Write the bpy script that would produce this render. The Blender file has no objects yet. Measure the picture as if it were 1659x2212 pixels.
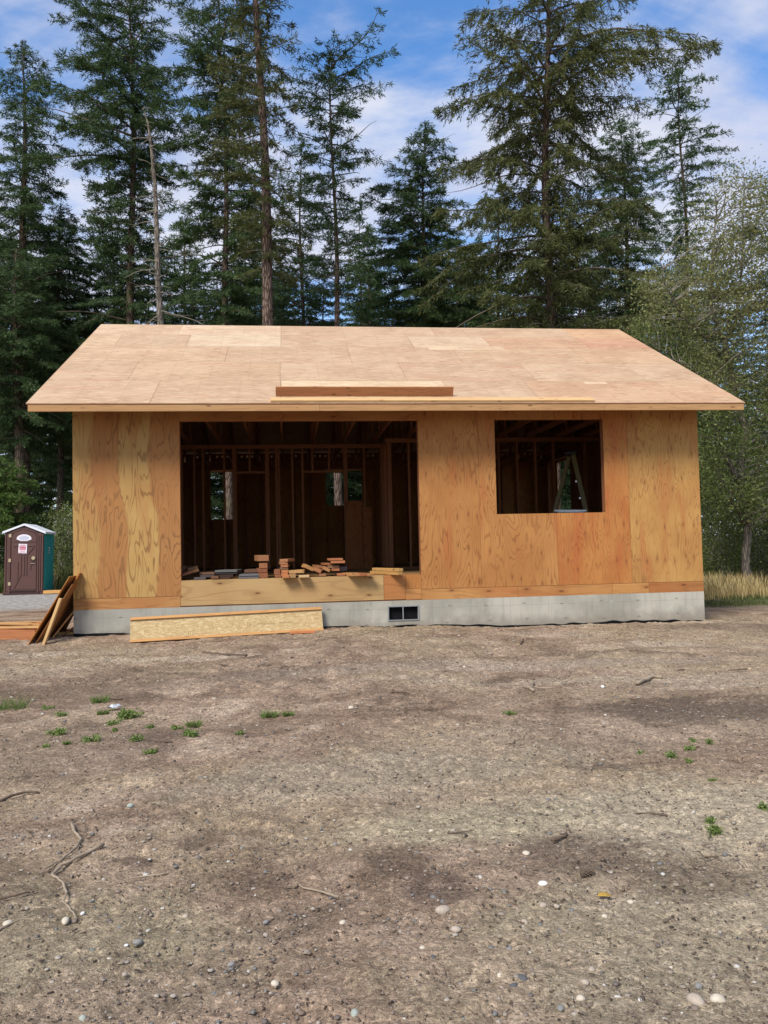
import bpy, math, random
import numpy as np
from mathutils import Vector, Matrix, Euler
PI=math.pi; R_=math.radians
S=bpy.context.scene; COL=S.collection
rng=np.random.default_rng(7); random.seed(7)

# ------------------------------------------------------------------ camera
CAM=np.array([3.1252,-12.1884,1.205]); YAW,PIT,ROL=-.1185,.0428,-.0224; FPX=2617.8/1.50723
_cy,_sy,_cp,_sp=math.cos(YAW),math.sin(YAW),math.cos(PIT),math.sin(PIT)
CF=np.array([-_sy*_cp,_cy*_cp,_sp]); _r=np.array([_cy,_sy,0.]); _u=np.cross(_r,CF)
CR=math.cos(ROL)*_r+math.sin(ROL)*_u; CU=-math.sin(ROL)*_r+math.cos(ROL)*_u
cd=bpy.data.cameras.new('camera'); cam=bpy.data.objects.new('camera',cd); COL.objects.link(cam)
cd.sensor_fit='HORIZONTAL'; cd.sensor_width=36; cd.lens=2617.8/2500*36; cd.clip_end=3000; cd.clip_start=.05
M=Matrix((CR.tolist(),CU.tolist(),(-CF).tolist())).transposed().to_4x4(); M.translation=Vector(CAM); cam.matrix_world=M
S.camera=cam
# places measured in the photograph, turned into points of the site
def ray(x,y): return CF+CR*(x-829.5)/FPX-CU*(y-1106)/FPX
def atY(x,y,Y): d=ray(x,y); return CAM+d*(Y-CAM[1])/d[1]

# ------------------------------------------------------------------ helpers
def tag(o,label=None,cat=None,group=None,kind=None):
    if label:o['label']=label
    if cat:o['category']=cat
    if group:o['group']=group
    if kind:o['kind']=kind
    return o
def empty(name,loc,rz=0,**k):
    o=bpy.data.objects.new(name,None); COL.objects.link(o); o.location=loc; o.rotation_euler=(0,0,rz); o.empty_display_size=.2
    return tag(o,**k)
def mesh_np(name,V,F,mats,smooth=False,mi=None):
    V=np.asarray(V,dtype=np.float32); F=np.asarray(F,dtype=np.int32); n,k=F.shape
    me=bpy.data.meshes.new(name)
    me.vertices.add(len(V)); me.vertices.foreach_set('co',V.ravel())
    me.loops.add(n*k); me.loops.foreach_set('vertex_index',F.ravel())
    me.polygons.add(n); me.polygons.foreach_set('loop_start',np.arange(0,n*k,k,dtype=np.int32))
    try: me.polygons.foreach_set('loop_total',np.full(n,k,dtype=np.int32))
    except Exception: pass
    if mi is not None: me.polygons.foreach_set('material_index',np.asarray(mi,dtype=np.int32))
    if smooth: me.polygons.foreach_set('use_smooth',np.ones(n,dtype=bool))
    me.update(calc_edges=True)
    for m in (mats if isinstance(mats,(list,tuple)) else [mats]): me.materials.append(m)
    return me
class MB:
    def __init__(s): s.v=[];s.f=[]
    def add(s,vs,fs):
        b=len(s.v); s.v+= [tuple(v) for v in vs]; s.f+=[tuple(i+b for i in f) for f in fs]; return s
    def box(s,x0,x1,y0,y1,z0,z1):
        return s.add([(x0,y0,z0),(x1,y0,z0),(x1,y1,z0),(x0,y1,z0),(x0,y0,z1),(x1,y0,z1),(x1,y1,z1),(x0,y1,z1)],
          [(0,3,2,1),(4,5,6,7),(0,1,5,4),(1,2,6,5),(2,3,7,6),(3,0,4,7)])
    def bar(s,a,b,w,h,up=(0,0,1)):
        a=Vector(a);b=Vector(b);d=(b-a).normalized();u=Vector(up);sd=d.cross(u)
        if sd.length<1e-4: sd=d.cross(Vector((0,1,0)))
        sd.normalize();u=sd.cross(d)
        q=[a+sd*sx*w/2+u*sz*h/2 for sx,sz in((-1,-1),(1,-1),(1,1),(-1,1))]; p=[v+(b-a) for v in q]
        return s.add(q+p,[(3,2,1,0),(4,5,6,7),(0,1,5,4),(1,2,6,5),(2,3,7,6),(3,0,4,7)])
    def prism(s,poly,y0,y1):   # polygon in x,z pulled along y
        n=len(poly)
        return s.add([(x,y0,z) for x,z in poly]+[(x,y1,z) for x,z in poly],[tuple(range(n)),tuple(reversed(range(n,2*n)))]+[((i+1)%n,i,i+n,(i+1)%n+n) for i in range(n)])
    def tube(s,pts,rad,n=6,cap=True):
        pts=[Vector(p) for p in pts]; rings=[]
        ref=Vector((.37,.21,.9)).normalized()
        for i,p in enumerate(pts):
            d=(pts[min(i+1,len(pts)-1)]-pts[max(i-1,0)]).normalized(); a=d.cross(ref)
            if a.length<.05:a=d.cross(Vector((1,0,0)))
            a.normalize();b=d.cross(a); r=rad[i] if isinstance(rad,(list,tuple)) else rad
            rings.append([p+(a*math.cos(2*PI*k/n)+b*math.sin(2*PI*k/n))*r for k in range(n)])
        fs=[]
        for i in range(len(pts)-1):
            for k in range(n): fs.append((i*n+k,i*n+(k+1)%n,(i+1)*n+(k+1)%n,(i+1)*n+k))
        if cap: fs+= [tuple(reversed(range(n))),tuple((len(pts)-1)*n+k for k in range(n))]
        return s.add([v for r in rings for v in r],fs)
    def build(s,name,mat,parent=None,loc=None,rot=None,color=None,smooth=False,bevel=0):
        me=bpy.data.meshes.new(name); me.from_pydata(s.v,[],s.f); me.update()
        if smooth: me.polygons.foreach_set('use_smooth',np.ones(len(me.polygons),dtype=bool))
        for m in (mat if isinstance(mat,(list,tuple)) else [mat]): me.materials.append(m)
        o=bpy.data.objects.new(name,me); COL.objects.link(o)
        if parent:o.parent=parent
        if loc is not None:o.location=loc
        if rot is not None:o.rotation_euler=rot
        if color:o.color=(*color,1)
        if bevel:
            b=o.modifiers.new('bevel','BEVEL');b.width=bevel;b.segments=2
        return o
def obj(name,me,parent=None,loc=(0,0,0),color=None):
    o=bpy.data.objects.new(name,me); COL.objects.link(o); o.location=loc
    if parent:o.parent=parent
    if color:o.color=(*color,1)
    return o
def tubes_np(paths,radii,n=5):
    """many tapered tubes of equal point count: paths (m,k,3), radii (m,k)"""
    P=np.asarray(paths,float); Rr=np.asarray(radii,float); m,k,_=P.shape
    d=np.gradient(P,axis=1); d/=np.linalg.norm(d,axis=2,keepdims=True)+1e-9
    ref=np.array([.31,.17,.93]); a=np.cross(d,ref); a/=np.linalg.norm(a,axis=2,keepdims=True)+1e-9; b=np.cross(d,a)
    th=np.arange(n)*2*PI/n
    V=P[:,:,None,:]+Rr[:,:,None,None]*(a[:,:,None,:]*np.cos(th)[None,None,:,None]+b[:,:,None,:]*np.sin(th)[None,None,:,None])
    idx=np.arange(m*k*n).reshape(m,k,n)
    F=np.stack([idx[:,:-1],np.roll(idx,-1,2)[:,:-1],np.roll(idx,-1,2)[:,1:],idx[:,1:]],-1).reshape(-1,4)
    return V.reshape(-1,3),F

# ------------------------------------------------------------------ materials
class NT:
    def __init__(s,name,rough=.8,spec=.3):
        s.m=bpy.data.materials.new(name); s.m.use_nodes=True; s.n=s.m.node_tree.nodes; s.l=s.m.node_tree.links
        s.b=s.n['Principled BSDF']; s.b.inputs['Roughness'].default_value=rough; s.b.inputs['Specular IOR Level'].default_value=spec
    def N(s,t,**k):
        n=s.n.new(t)
        for a,v in k.items(): setattr(n,a,v)
        return n
    def set(s,i,v):
        if hasattr(v,'is_output'): s.l.new(v,i)
        elif v is not None: i.default_value=v
    def coord(s,which='Object'): return s.N('ShaderNodeTexCoord').outputs[which]
    def mapping(s,v,scale=(1,1,1),loc=(0,0,0),rot=(0,0,0)):
        n=s.N('ShaderNodeMapping'); s.set(n.inputs[0],v); n.inputs['Scale'].default_value=scale; n.inputs['Location'].default_value=loc; n.inputs['Rotation'].default_value=rot; return n.outputs[0]
    def noise(s,v,scale=1,detail=3,rough=.5,dist=0,col=False):
        n=s.N('ShaderNodeTexNoise'); s.set(n.inputs['Vector'],v); n.inputs['Scale'].default_value=scale; n.inputs['Detail'].default_value=detail; n.inputs['Roughness'].default_value=rough; n.inputs['Distortion'].default_value=dist
        return n.outputs['Color' if col else 'Fac']
    def vor(s,v,scale=1,feat='F1',out='Distance',rand=1):
        n=s.N('ShaderNodeTexVoronoi',feature=feat); s.set(n.inputs['Vector'],v); n.inputs['Scale'].default_value=scale; n.inputs['Randomness'].default_value=rand; return n.outputs[out]
    def math(s,op,a,b=0.,c=None,clamp=False):
        n=s.N('ShaderNodeMath',operation=op,use_clamp=clamp); s.set(n.inputs[0],a); s.set(n.inputs[1],b)
        if c is not None:s.set(n.inputs[2],c)
        return n.outputs[0]
    def vmath(s,op,a,b):
        n=s.N('ShaderNodeVectorMath',operation=op); s.set(n.inputs[0],a); s.set(n.inputs[1],b); return n.outputs[0]
    def ramp(s,f,stops,interp='LINEAR'):
        n=s.N('ShaderNodeValToRGB'); n.color_ramp.interpolation=interp; e=n.color_ramp.elements
        while len(e)<len(stops): e.new(.5)
        for el,(p,c) in zip(e,stops):
            el.position=p; el.color=(c,c,c,1) if isinstance(c,(int,float)) else (*c,1)
        s.set(n.inputs[0],f); return n.outputs[0]
    def mix(s,f,a,b,mode='MIX'):
        n=s.N('ShaderNodeMix',data_type='RGBA',blend_type=mode); s.set(n.inputs[0],f)
        for i,v in ((6,a),(7,b)):
            if isinstance(v,tuple) and len(v)==3: v=(*v,1)
            s.set(n.inputs[i],v)
        return n.outputs[2]
    def smooth(s,v,a,b):
        n=s.N('ShaderNodeMapRange',interpolation_type='SMOOTHSTEP'); s.set(n.inputs[0],v); n.inputs[1].default_value=a; n.inputs[2].default_value=b; return n.outputs[0]
    def bump(s,h,strength=.3,dist=.01):
        n=s.N('ShaderNodeBump'); n.inputs['Strength'].default_value=strength; n.inputs['Distance'].default_value=dist; s.set(n.inputs['Height'],h); s.l.new(n.outputs[0],s.b.inputs['Normal'])
    def base(s,c): s.set(s.b.inputs['Base Color'],(*c,1) if isinstance(c,tuple) and len(c)==3 else c)
def simple(name,c,rough=.6,spec=.4,var=.15,scale=6,metal=0):
    t=NT(name,rough,spec); f=t.noise(t.coord(),scale,5)
    t.base(t.mix(f,tuple(x*(1-var) for x in c),tuple(min(1,x*(1+var)) for x in c))); t.b.inputs['Metallic'].default_value=metal
    return t.m
def objseed(t,v):
    oi=t.N('ShaderNodeObjectInfo'); r=t.math('MULTIPLY',oi.outputs['Random'],53.)
    c=t.N('ShaderNodeCombineXYZ'); t.set(c.inputs[0],r); t.set(c.inputs[1],t.math('MULTIPLY',r,1.7)); t.set(c.inputs[2],t.math('MULTIPLY',r,.6))
    return t.vmath('ADD',v,c.outputs[0]),oi
def plywood(name,axis,dark,light,red,K=9,line=.55,knots=1,bands=False,freq=1):
    """rotary-cut veneer: contour figure stretched along the grain; axis = grain axis of the local mesh"""
    t=NT(name,.75,.25); oc=t.coord(); v,oi=objseed(t,oc)
    gs={'z':(2.3,1,.42),'x':(.36,2.3,2.3)}[axis]; st={'z':(1,1,.02),'x':(.02,1,1)}[axis]
    n0=t.noise(t.mapping(v,tuple(g*freq for g in gs)),1.9,2.6,.42,.35)
    ring=t.math('SINE',t.math('MULTIPLY',n0,2*PI*K)); ringm=t.smooth(ring,.5,1.0)
    # strength of the figure changes over the sheet
    amp=t.smooth(t.noise(v,1.4,2),.36,.6)
    fine=t.noise(t.mapping(v,st),160,3,.6)
    big=t.noise(t.mapping(v,tuple(min(1,g*2.2) for g in gs)),1.6,3)
    c=t.mix(t.smooth(big,.35,.68),light,dark)
    c=t.mix(t.math('MULTIPLY',t.smooth(t.noise(t.mapping(v,gs,(9,3,4)),1.9,3),.5,.75),.75),c,red)
    if bands:   # wide veneer strips with a wandering edge
        sx=t.N('ShaderNodeSeparateXYZ'); t.set(sx.inputs[0],oc)
        wob=t.math('MULTIPLY',t.math('SUBTRACT',t.noise(t.mapping(oc,(.1,.1,.5),(3,0,1.3)),1.2,1),.5),.75)
        xx=t.math('ADD',sx.outputs[0],wob)
        xx=t.math('ADD',xx,t.math('MULTIPLY',t.math('SUBTRACT',t.noise(t.mapping(oc,(1,1,.4)),6,3),.5),.10)); b1=t.math('SUBTRACT',t.smooth(xx,.34,.40),t.smooth(xx,.74,.78)); b2=t.smooth(xx,1.16,1.2)
        c=t.mix(t.math('MULTIPLY',t.math('ADD',b1,b2,clamp=True),.68),c,(.32,.118,.038))
    c=t.mix(t.math('MULTIPLY',t.math('MULTIPLY',ringm,line),t.math('ADD',t.math('MULTIPLY',amp,.6),.4)),c,tuple(x*.5 for x in red))
    c=t.mix(t.math('MULTIPLY',t.smooth(fine,.45,.8),.28),c,tuple(x*.55 for x in dark))
    if knots:
        kv={'z':(5.2,5.2,1.5),'x':(1.5,4.2,4.2)}[axis]
        sk=t.N('ShaderNodeSeparateXYZ'); t.set(sk.inputs[0],t.mapping(v,kv)); ck=t.N('ShaderNodeCombineXYZ'); t.set(ck.inputs[0],sk.outputs[0]); t.set(ck.inputs[1],sk.outputs[1 if name=='plywood_roof' else 2])
        v1=t.N('ShaderNodeTexVoronoi',voronoi_dimensions='2D'); t.set(v1.inputs['Vector'],ck.outputs[0]); v1.inputs['Scale'].default_value=1.2; v1.inputs['Randomness'].default_value=.42; vd,vc=v1.outputs['Distance'],v1.outputs['Color']; sx=t.N('ShaderNodeSeparateColor'); t.set(sx.inputs[0],vc)
        on=t.math('GREATER_THAN',sx.outputs[0],.5)
        k=t.math('MULTIPLY',t.math('SUBTRACT',1.,t.smooth(vd,.03,.10)),on)
        halo=t.math('MULTIPLY',t.math('SUBTRACT',1.,t.smooth(vd,.05,.26)),on)
        c=t.mix(t.math('MULTIPLY',halo,.5*knots),c,tuple(x*.7 for x in red)); c=t.mix(t.math('MULTIPLY',k,.8*knots),c,(.09,.035,.015))
    if name=='plywood_roof':
        st2=t.noise(t.mapping(v,(1.3,11,1)),2.2,5,.65); c=t.mix(t.math('MULTIPLY',t.smooth(st2,.42,.68),.32),c,(.34,.20,.115)); c=t.mix(t.math('MULTIPLY',t.math('SUBTRACT',1.,t.smooth(t.noise(t.mapping(v,(2.2,16,1),(5,5,5)),2,4,.6),.36,.46)),.5),c,(.62,.47,.30))
        # chalked nail lines every second foot
        sx=t.N('ShaderNodeSeparateXYZ'); t.set(sx.inputs[0],oc); fr=t.math('FRACT',t.math('DIVIDE',sx.outputs[0],.61)); c=t.mix(t.math('MULTIPLY',t.math('LESS_THAN',fr,.016),.22),c,(.2,.1,.05))
    c=t.mix(1.,c,oi.outputs['Color'],'MULTIPLY'); t.base(c)
    t.bump(t.math('ADD',fine,t.math('MULTIPLY',ringm,.3)),.25,.002)
    return t.m
def lumber(name,c1,c2,knots=1):
    t=NT(name,.75,.25); v,oi=objseed(t,t.coord())
    n=t.noise(t.mapping(v,(.6,14,14)),1.4,3,.5,.4); ring=t.smooth(t.math('SINE',t.math('MULTIPLY',n,40)),0,1)
    fine=t.noise(t.mapping(v,(1.5,150,150)),1,3)
    c=t.mix(t.noise(t.mapping(v,(.5,3,3)),1.5,3),c1,c2); c=t.mix(t.math('MULTIPLY',ring,.35),c,tuple(x*.55 for x in c2))
    c=t.mix(t.math('MULTIPLY',t.smooth(fine,.5,.8),.3),c,tuple(x*.5 for x in c1))
    if knots:
        vd=t.vor(t.mapping(v,(3,9,9)),1,rand=1); c=t.mix(t.math('MULTIPLY',t.math('SUBTRACT',1.,t.smooth(vd,.04,.17)),.75),c,(.1,.04,.015))
    c=t.mix(1.,c,oi.outputs['Color'],'MULTIPLY'); t.base(c); t.bump(fine,.2,.002); return t.m
M_ply_left=plywood('plywood_wide_veneer','z',(.38,.215,.068),(.44,.27,.090),(.37,.165,.055),K=15,line=.72,knots=.45,bands=True,freq=.9)
M_ply_a=plywood('plywood_figured','z',(.365,.160,.049),(.425,.202,.064),(.375,.130,.040),K=14,line=.56,knots=.65,freq=1.1)
M_ply_b=plywood('plywood_straight','z',(.385,.175,.053),(.455,.235,.073),(.39,.135,.042),K=12,line=.5,knots=.65,freq=1.5)
M_ply_h=plywood('plywood_lengthwise','x',(.38,.19,.068),(.44,.245,.09),(.38,.145,.052),K=7,line=.4,knots=.9)
M_ply_big=plywood('plywood_rim','x',(.40,.245,.10),(.45,.29,.125),(.39,.21,.08),K=5,line=.32,knots=1)
M_roof=plywood('plywood_roof','x',(.43,.285,.172),(.51,.355,.222),(.46,.268,.160),K=7,line=.42,knots=.45,freq=2.4)
M_lum=lumber('fresh_lumber',(.62,.42,.20),(.55,.31,.13)); M_lumred=lumber('reddish_lumber',(.46,.235,.11),(.34,.145,.065))
M_frame=lumber('framing_lumber',(.29,.125,.055),(.23,.085,.038),0); M_grey=lumber('weathered_lumber',(.20,.17,.145),(.13,.11,.10),0)  # framing tone has the shade of the interior put into its colour
M_brown=lumber('dirty_lumber',(.30,.17,.09),(.22,.12,.06))
def m_concrete():
    t=NT('concrete',.9,.2); v=t.coord()
    c=t.mix(t.smooth(t.noise(v,1.3,6,.6),.35,.65),(.31,.29,.235),(.45,.42,.34))
    c=t.mix(t.math('MULTIPLY',t.smooth(t.noise(t.mapping(v,(9,1,.7)),1,4,.6),.5,.8),.5),c,(.20,.195,.18))
    c=t.mix(t.math('MULTIPLY',t.smooth(t.noise(v,5,4,.7,.6),.6,.68),.35),c,(.50,.47,.41))
    sq=t.N('ShaderNodeSeparateXYZ'); t.set(sq.inputs[0],v); c=t.mix(t.math('MULTIPLY',t.math('SUBTRACT',1.,t.smooth(sq.outputs[0],2.,5.)),.45),c,(.25,.245,.21))
    c=t.mix(t.math('MULTIPLY',t.smooth(t.noise(t.mapping(v,(.5,1,1.2),(4,0,2)),1.2,4),.58,.72),.5),c,(.33,.27,.20))
    sx=t.N('ShaderNodeSeparateXYZ'); t.set(sx.inputs[0],v)
    for ax,per,off in((0,.61,.2),(2,.30,.05)):   # form board lines
        fr=t.math('FRACT',t.math('DIVIDE',t.math('ADD',sx.outputs[ax],off),per)); ln=t.math('LESS_THAN',fr,.010 if ax==0 else .018)
        c=t.mix(t.math('MULTIPLY',ln,.42),c,(.17,.165,.15))
    c=t.mix(t.math('MULTIPLY',t.math('SUBTRACT',1.,t.smooth(t.math('ADD',sq.outputs[2],t.math('MULTIPLY',t.math('SUBTRACT',t.noise(v,5,5,.7),.5),.35)),-.06,.16)),.6),c,(.19,.155,.115))
    tv=t.N('ShaderNodeTexVoronoi',voronoi_dimensions='2D'); tcx=t.N('ShaderNodeCombineXYZ'); t.set(tcx.inputs[0],t.math('MULTIPLY',sq.outputs[0],1.64)); t.set(tcx.inputs[1],t.math('MULTIPLY',sq.outputs[2],4.)); t.set(tv.inputs['Vector'],tcx.outputs[0]); tv.inputs['Scale'].default_value=1; tv.inputs['Randomness'].default_value=.15; c=t.mix(t.math('MULTIPLY',t.math('LESS_THAN',tv.outputs['Distance'],.05),.5),c,(.12,.11,.10))
    c=t.mix(t.math('MULTIPLY',t.smooth(t.noise(t.mapping(v,(14,1,1.6),(2,2,2)),1,6,.7),.52,.74),.4),c,(.22,.21,.18))
    t.base(c); t.bump(t.noise(v,60,4),.3,.004); return t.m
M_conc=m_concrete(); M_black=simple('flat_black',(.008,.008,.009),.9,.1)
def m_osb():
    t=NT('osb',.7,.3); v=t.coord(); w=t.vmath('ADD',t.mapping(v,(16,16,42)),t.mapping(t.noise(v,9,3,col=True),(2.4,2.4,2.4)))
    c1=t.vor(w,1.6,out='Color'); s=t.N('ShaderNodeSeparateColor'); t.set(s.inputs[0],c1)
    d=t.vor(w,1.6,'DISTANCE_TO_EDGE')
    c=t.ramp(s.outputs[0],[(0,(.36,.245,.11)),(.35,(.42,.30,.14)),(.7,(.47,.345,.17)),(1,(.54,.42,.23))])
    c=t.mix(t.math('MULTIPLY',t.math('SUBTRACT',1.,t.smooth(d,0,.12)),.35),c,(.36,.2,.07))
    t.base(c); t.bump(d,.3,.002); return t.m
M_osb=m_osb()
M_galv=simple('galvanised_steel',(.35,.36,.36),.45,.5,metal=.6); M_ink=simple('stamp_ink',(.30,.19,.09),.8,.1)
M_toil=simple('brown_plastic',(.095,.040,.030),.45,.5,.12); M_toild=simple('dark_brown_plastic',(.05,.022,.018),.5,.4)
M_teal=simple('teal_plastic',(.02,.30,.30),.45,.5); M_wht=simple('white_plastic',(.75,.76,.78),.45,.4,.05)
M_sign=simple('white_sign',(.78,.74,.76),.5,.3,.03); M_red=simple('red_print',(.55,.06,.12),.6,.2); M_blue=simple('blue_print',(.22,.30,.45),.6,.2); M_tan=simple('tan_plastic',(.42,.34,.20),.5,.4)
M_lad=simple('yellow_fibreglass',(.17,.13,.03),.5,.4); M_alu=simple('aluminium',(.5,.5,.5),.35,.5,metal=.8); M_cap=simple('black_plastic',(.012,.012,.014),.5,.4)
def m_bark(name,a,b,sc=1):
    t=NT(name,.95,.1); v,oi=objseed(t,t.coord())
    f=t.vor(t.mapping(v,(9*sc,9*sc,1.4*sc)),2.2,'DISTANCE_TO_EDGE'); n=t.noise(t.mapping(v,(12,12,2)),2,5,.6)
    c=t.mix(t.smooth(f,.02,.25),tuple(x*.3 for x in a),t.mix(n,a,b)); 
    c=t.mix(t.math('MULTIPLY',t.smooth(t.noise(v,1.1,4),.55,.7),.45),c,(.12,.12,.06))
    t.base(c); t.bump(t.math('ADD',f,n),.8,.03); return t.m
M_bark=m_bark('fir_bark',(.15,.10,.075),(.24,.175,.135)); M_bark_pale=m_bark('pale_bark',(.30,.26,.21),(.20,.15,.11)); M_twig=simple('branch_bark',(.13,.105,.075),.9,.1,.4)
M_gtwig=simple('grey_branch',(.27,.24,.19),.9,.1,.3)
def m_leaf(name,stops,trans=.25,sc=.35,rough=.6,spec=.2):
    t=NT(name,rough,spec); g=t.N('ShaderNodeNewGeometry'); n=t.noise(t.coord(),sc,3)
    f=t.math('ADD',t.math('MULTIPLY',g.outputs['Random Per Island'],.6),t.math('MULTIPLY',n,.6)); f=t.math('SUBTRACT',f,.1)
    c=t.ramp(f,stops); c2=t.mix(1.,c,t.N('ShaderNodeObjectInfo').outputs['Color'],'MULTIPLY'); t.base(c2)
    tr=t.N('ShaderNodeBsdfTranslucent'); t.set(tr.inputs[0],c2); mx=t.N('ShaderNodeMixShader'); mx.inputs[0].default_value=trans
    t.l.new(t.b.outputs[0],mx.inputs[1]); t.l.new(tr.outputs[0],mx.inputs[2]); t.l.new(mx.outputs[0],t.n['Material Output'].inputs[0]); return t.m
M_fir=m_leaf('fir_needles',[(0,(.024,.044,.016)),(.45,(.056,.095,.034)),(.8,(.095,.145,.048)),(1,(.16,.185,.07))])
M_firolive=m_leaf('olive_needles',[(0,(.034,.046,.014)),(.45,(.080,.096,.030)),(.8,(.135,.135,.042)),(1,(.21,.18,.06))])
M_aldertop=m_leaf('pale_leaves',[(0,(.06,.075,.022)),(.4,(.15,.165,.055)),(.75,(.27,.265,.10)),(1,(.46,.42,.22))],.35,.8)
M_alder=m_leaf('green_leaves',[(0,(.045,.068,.020)),(.5,(.12,.155,.045)),(.8,(.21,.225,.07)),(1,(.34,.32,.12))],.35,.8)
M_cedar=m_leaf('cedar_sprays',[(0,(.04,.08,.02)),(.5,(.09,.15,.03)),(1,(.18,.22,.05))],.3,1)
M_weed=m_leaf('weed_leaves',[(0,(.07,.11,.03)),(.5,(.17,.24,.06)),(1,(.32,.37,.13))],.3,6)
M_dry=m_leaf('dry_grass',[(0,(.26,.19,.07)),(.5,(.52,.39,.17)),(1,(.72,.58,.30))],.3,.7)
M_green=m_leaf('green_grass',[(0,(.06,.09,.025)),(.5,(.13,.16,.05)),(1,(.28,.27,.10))],.3,.7)
M_stick=simple('stick_wood',(.30,.235,.165),.9,.1,.45,14); M_stickd=simple('dark_stick_wood',(.12,.085,.06),.9,.1,.4,14)

# ------------------------------------------------------------------ ground
def sst(a): a=np.clip(a,0,1); return a*a*(3-2*a)
def gh(x,y):
    x=np.asarray(x,float); y=np.asarray(y,float)
    z=-.25*sst((-1.2-y)/7.5)
    wall=np.exp(-((y)/1.6)**2)
    z=z-.085*sst((x-4)/3.5)*sst((y+6)/5)-.02*wall*np.exp(-((x-6.5)/.25)**2)
    z=z-.075*sst(-y/.45)*(1-sst((x-1.5)/3))*sst((x+6)/4)
    z=z+.07*np.exp(-((x-9.0)/1.6)**2-((y+1.3)/.7)**2)+.03*np.exp(-((x-7)/1.2)**2-((y+.9)/.45)**2)
    z=z-.12*np.exp(-((x-11)/1.0)**2-((y+.2)/1.0)**2)
    z=z+.02*np.sin(x*1.3+y*.7)*np.sin(y*1.1-.5)*sst((-.6-y)/2)+.012*np.sin(x*2.9-y*1.7+1)*sst((-.6-y)/2)
    # wheel tracks curving off to the right
    tr=y+3.1-.10*(x-4)-.02*(x-6)**2*0
    z=z-.035*np.exp(-(tr/.28)**2)*sst((x-1)/3)+.03*np.exp(-((tr+.55)/.3)**2)*sst((x-1)/3)
    z=z-.05*np.exp(-((x-7.3)/1.1)**2-((y+4.7)/.35)**2)
    return z
def atG(px,py):
    d=ray(px,py); z=0.
    for _ in range(14):
        p=CAM+d*(z-CAM[2])/d[2]; z=float(gh(p[0],p[1]))
    return CAM+d*(z-CAM[2])/d[2]
def vnoise(x,y,s,seed):
    r=np.random.default_rng(seed); T=r.random((256,256)); u=x*s; v=y*s; i=np.floor(u).astype(int); j=np.floor(v).astype(int); fu=u-i; fv=v-j; fu=fu*fu*(3-2*fu); fv=fv*fv*(3-2*fv)
    g=lambda a,b:T[a%256,b%256]
    return (g(i,j)*(1-fu)+g(i+1,j)*fu)*(1-fv)+(g(i,j+1)*(1-fu)+g(i+1,j+1)*fu)*fv-.5
def axis(lo,hi,step,far):
    a=list(np.arange(lo,hi,step)); s=step; x=lo
    left=[]
    while x>-far: s*=1.16; x-=s; left.append(x)
    s=step;x=a[-1];right=[]
    while x<far: s*=1.16; x+=s; right.append(x)
    return np.array(left[::-1]+a+right)
gx=axis(-4,12.5,.026,900); gy=axis(-10.8,.3,.022,900)
GX,GY=np.meshgrid(gx,gy)
near=sst((GX+6)/2)*sst((14-GX)/2)*sst((3-GY)/3)*sst((GY+13)/2)
rough=.6+.8*sst(vnoise(GX,GY,.7,3)+.6)
GZ=gh(GX,GY)+near*rough*(.024*vnoise(GX,GY,3.1,1)+.020*vnoise(GX,GY,9,2)+.016*vnoise(GX,GY,21,5)+.011*vnoise(GX,GY,38,6))
ht=np.minimum(np.hypot(GX-5,GY-5),300); 
nx,ny=len(gx),len(gy); I=np.arange(nx*ny).reshape(ny,nx)
GF=np.stack([I[:-1,:-1],I[:-1,1:],I[1:,1:],I[1:,:-1]],-1).reshape(-1,4)
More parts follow.
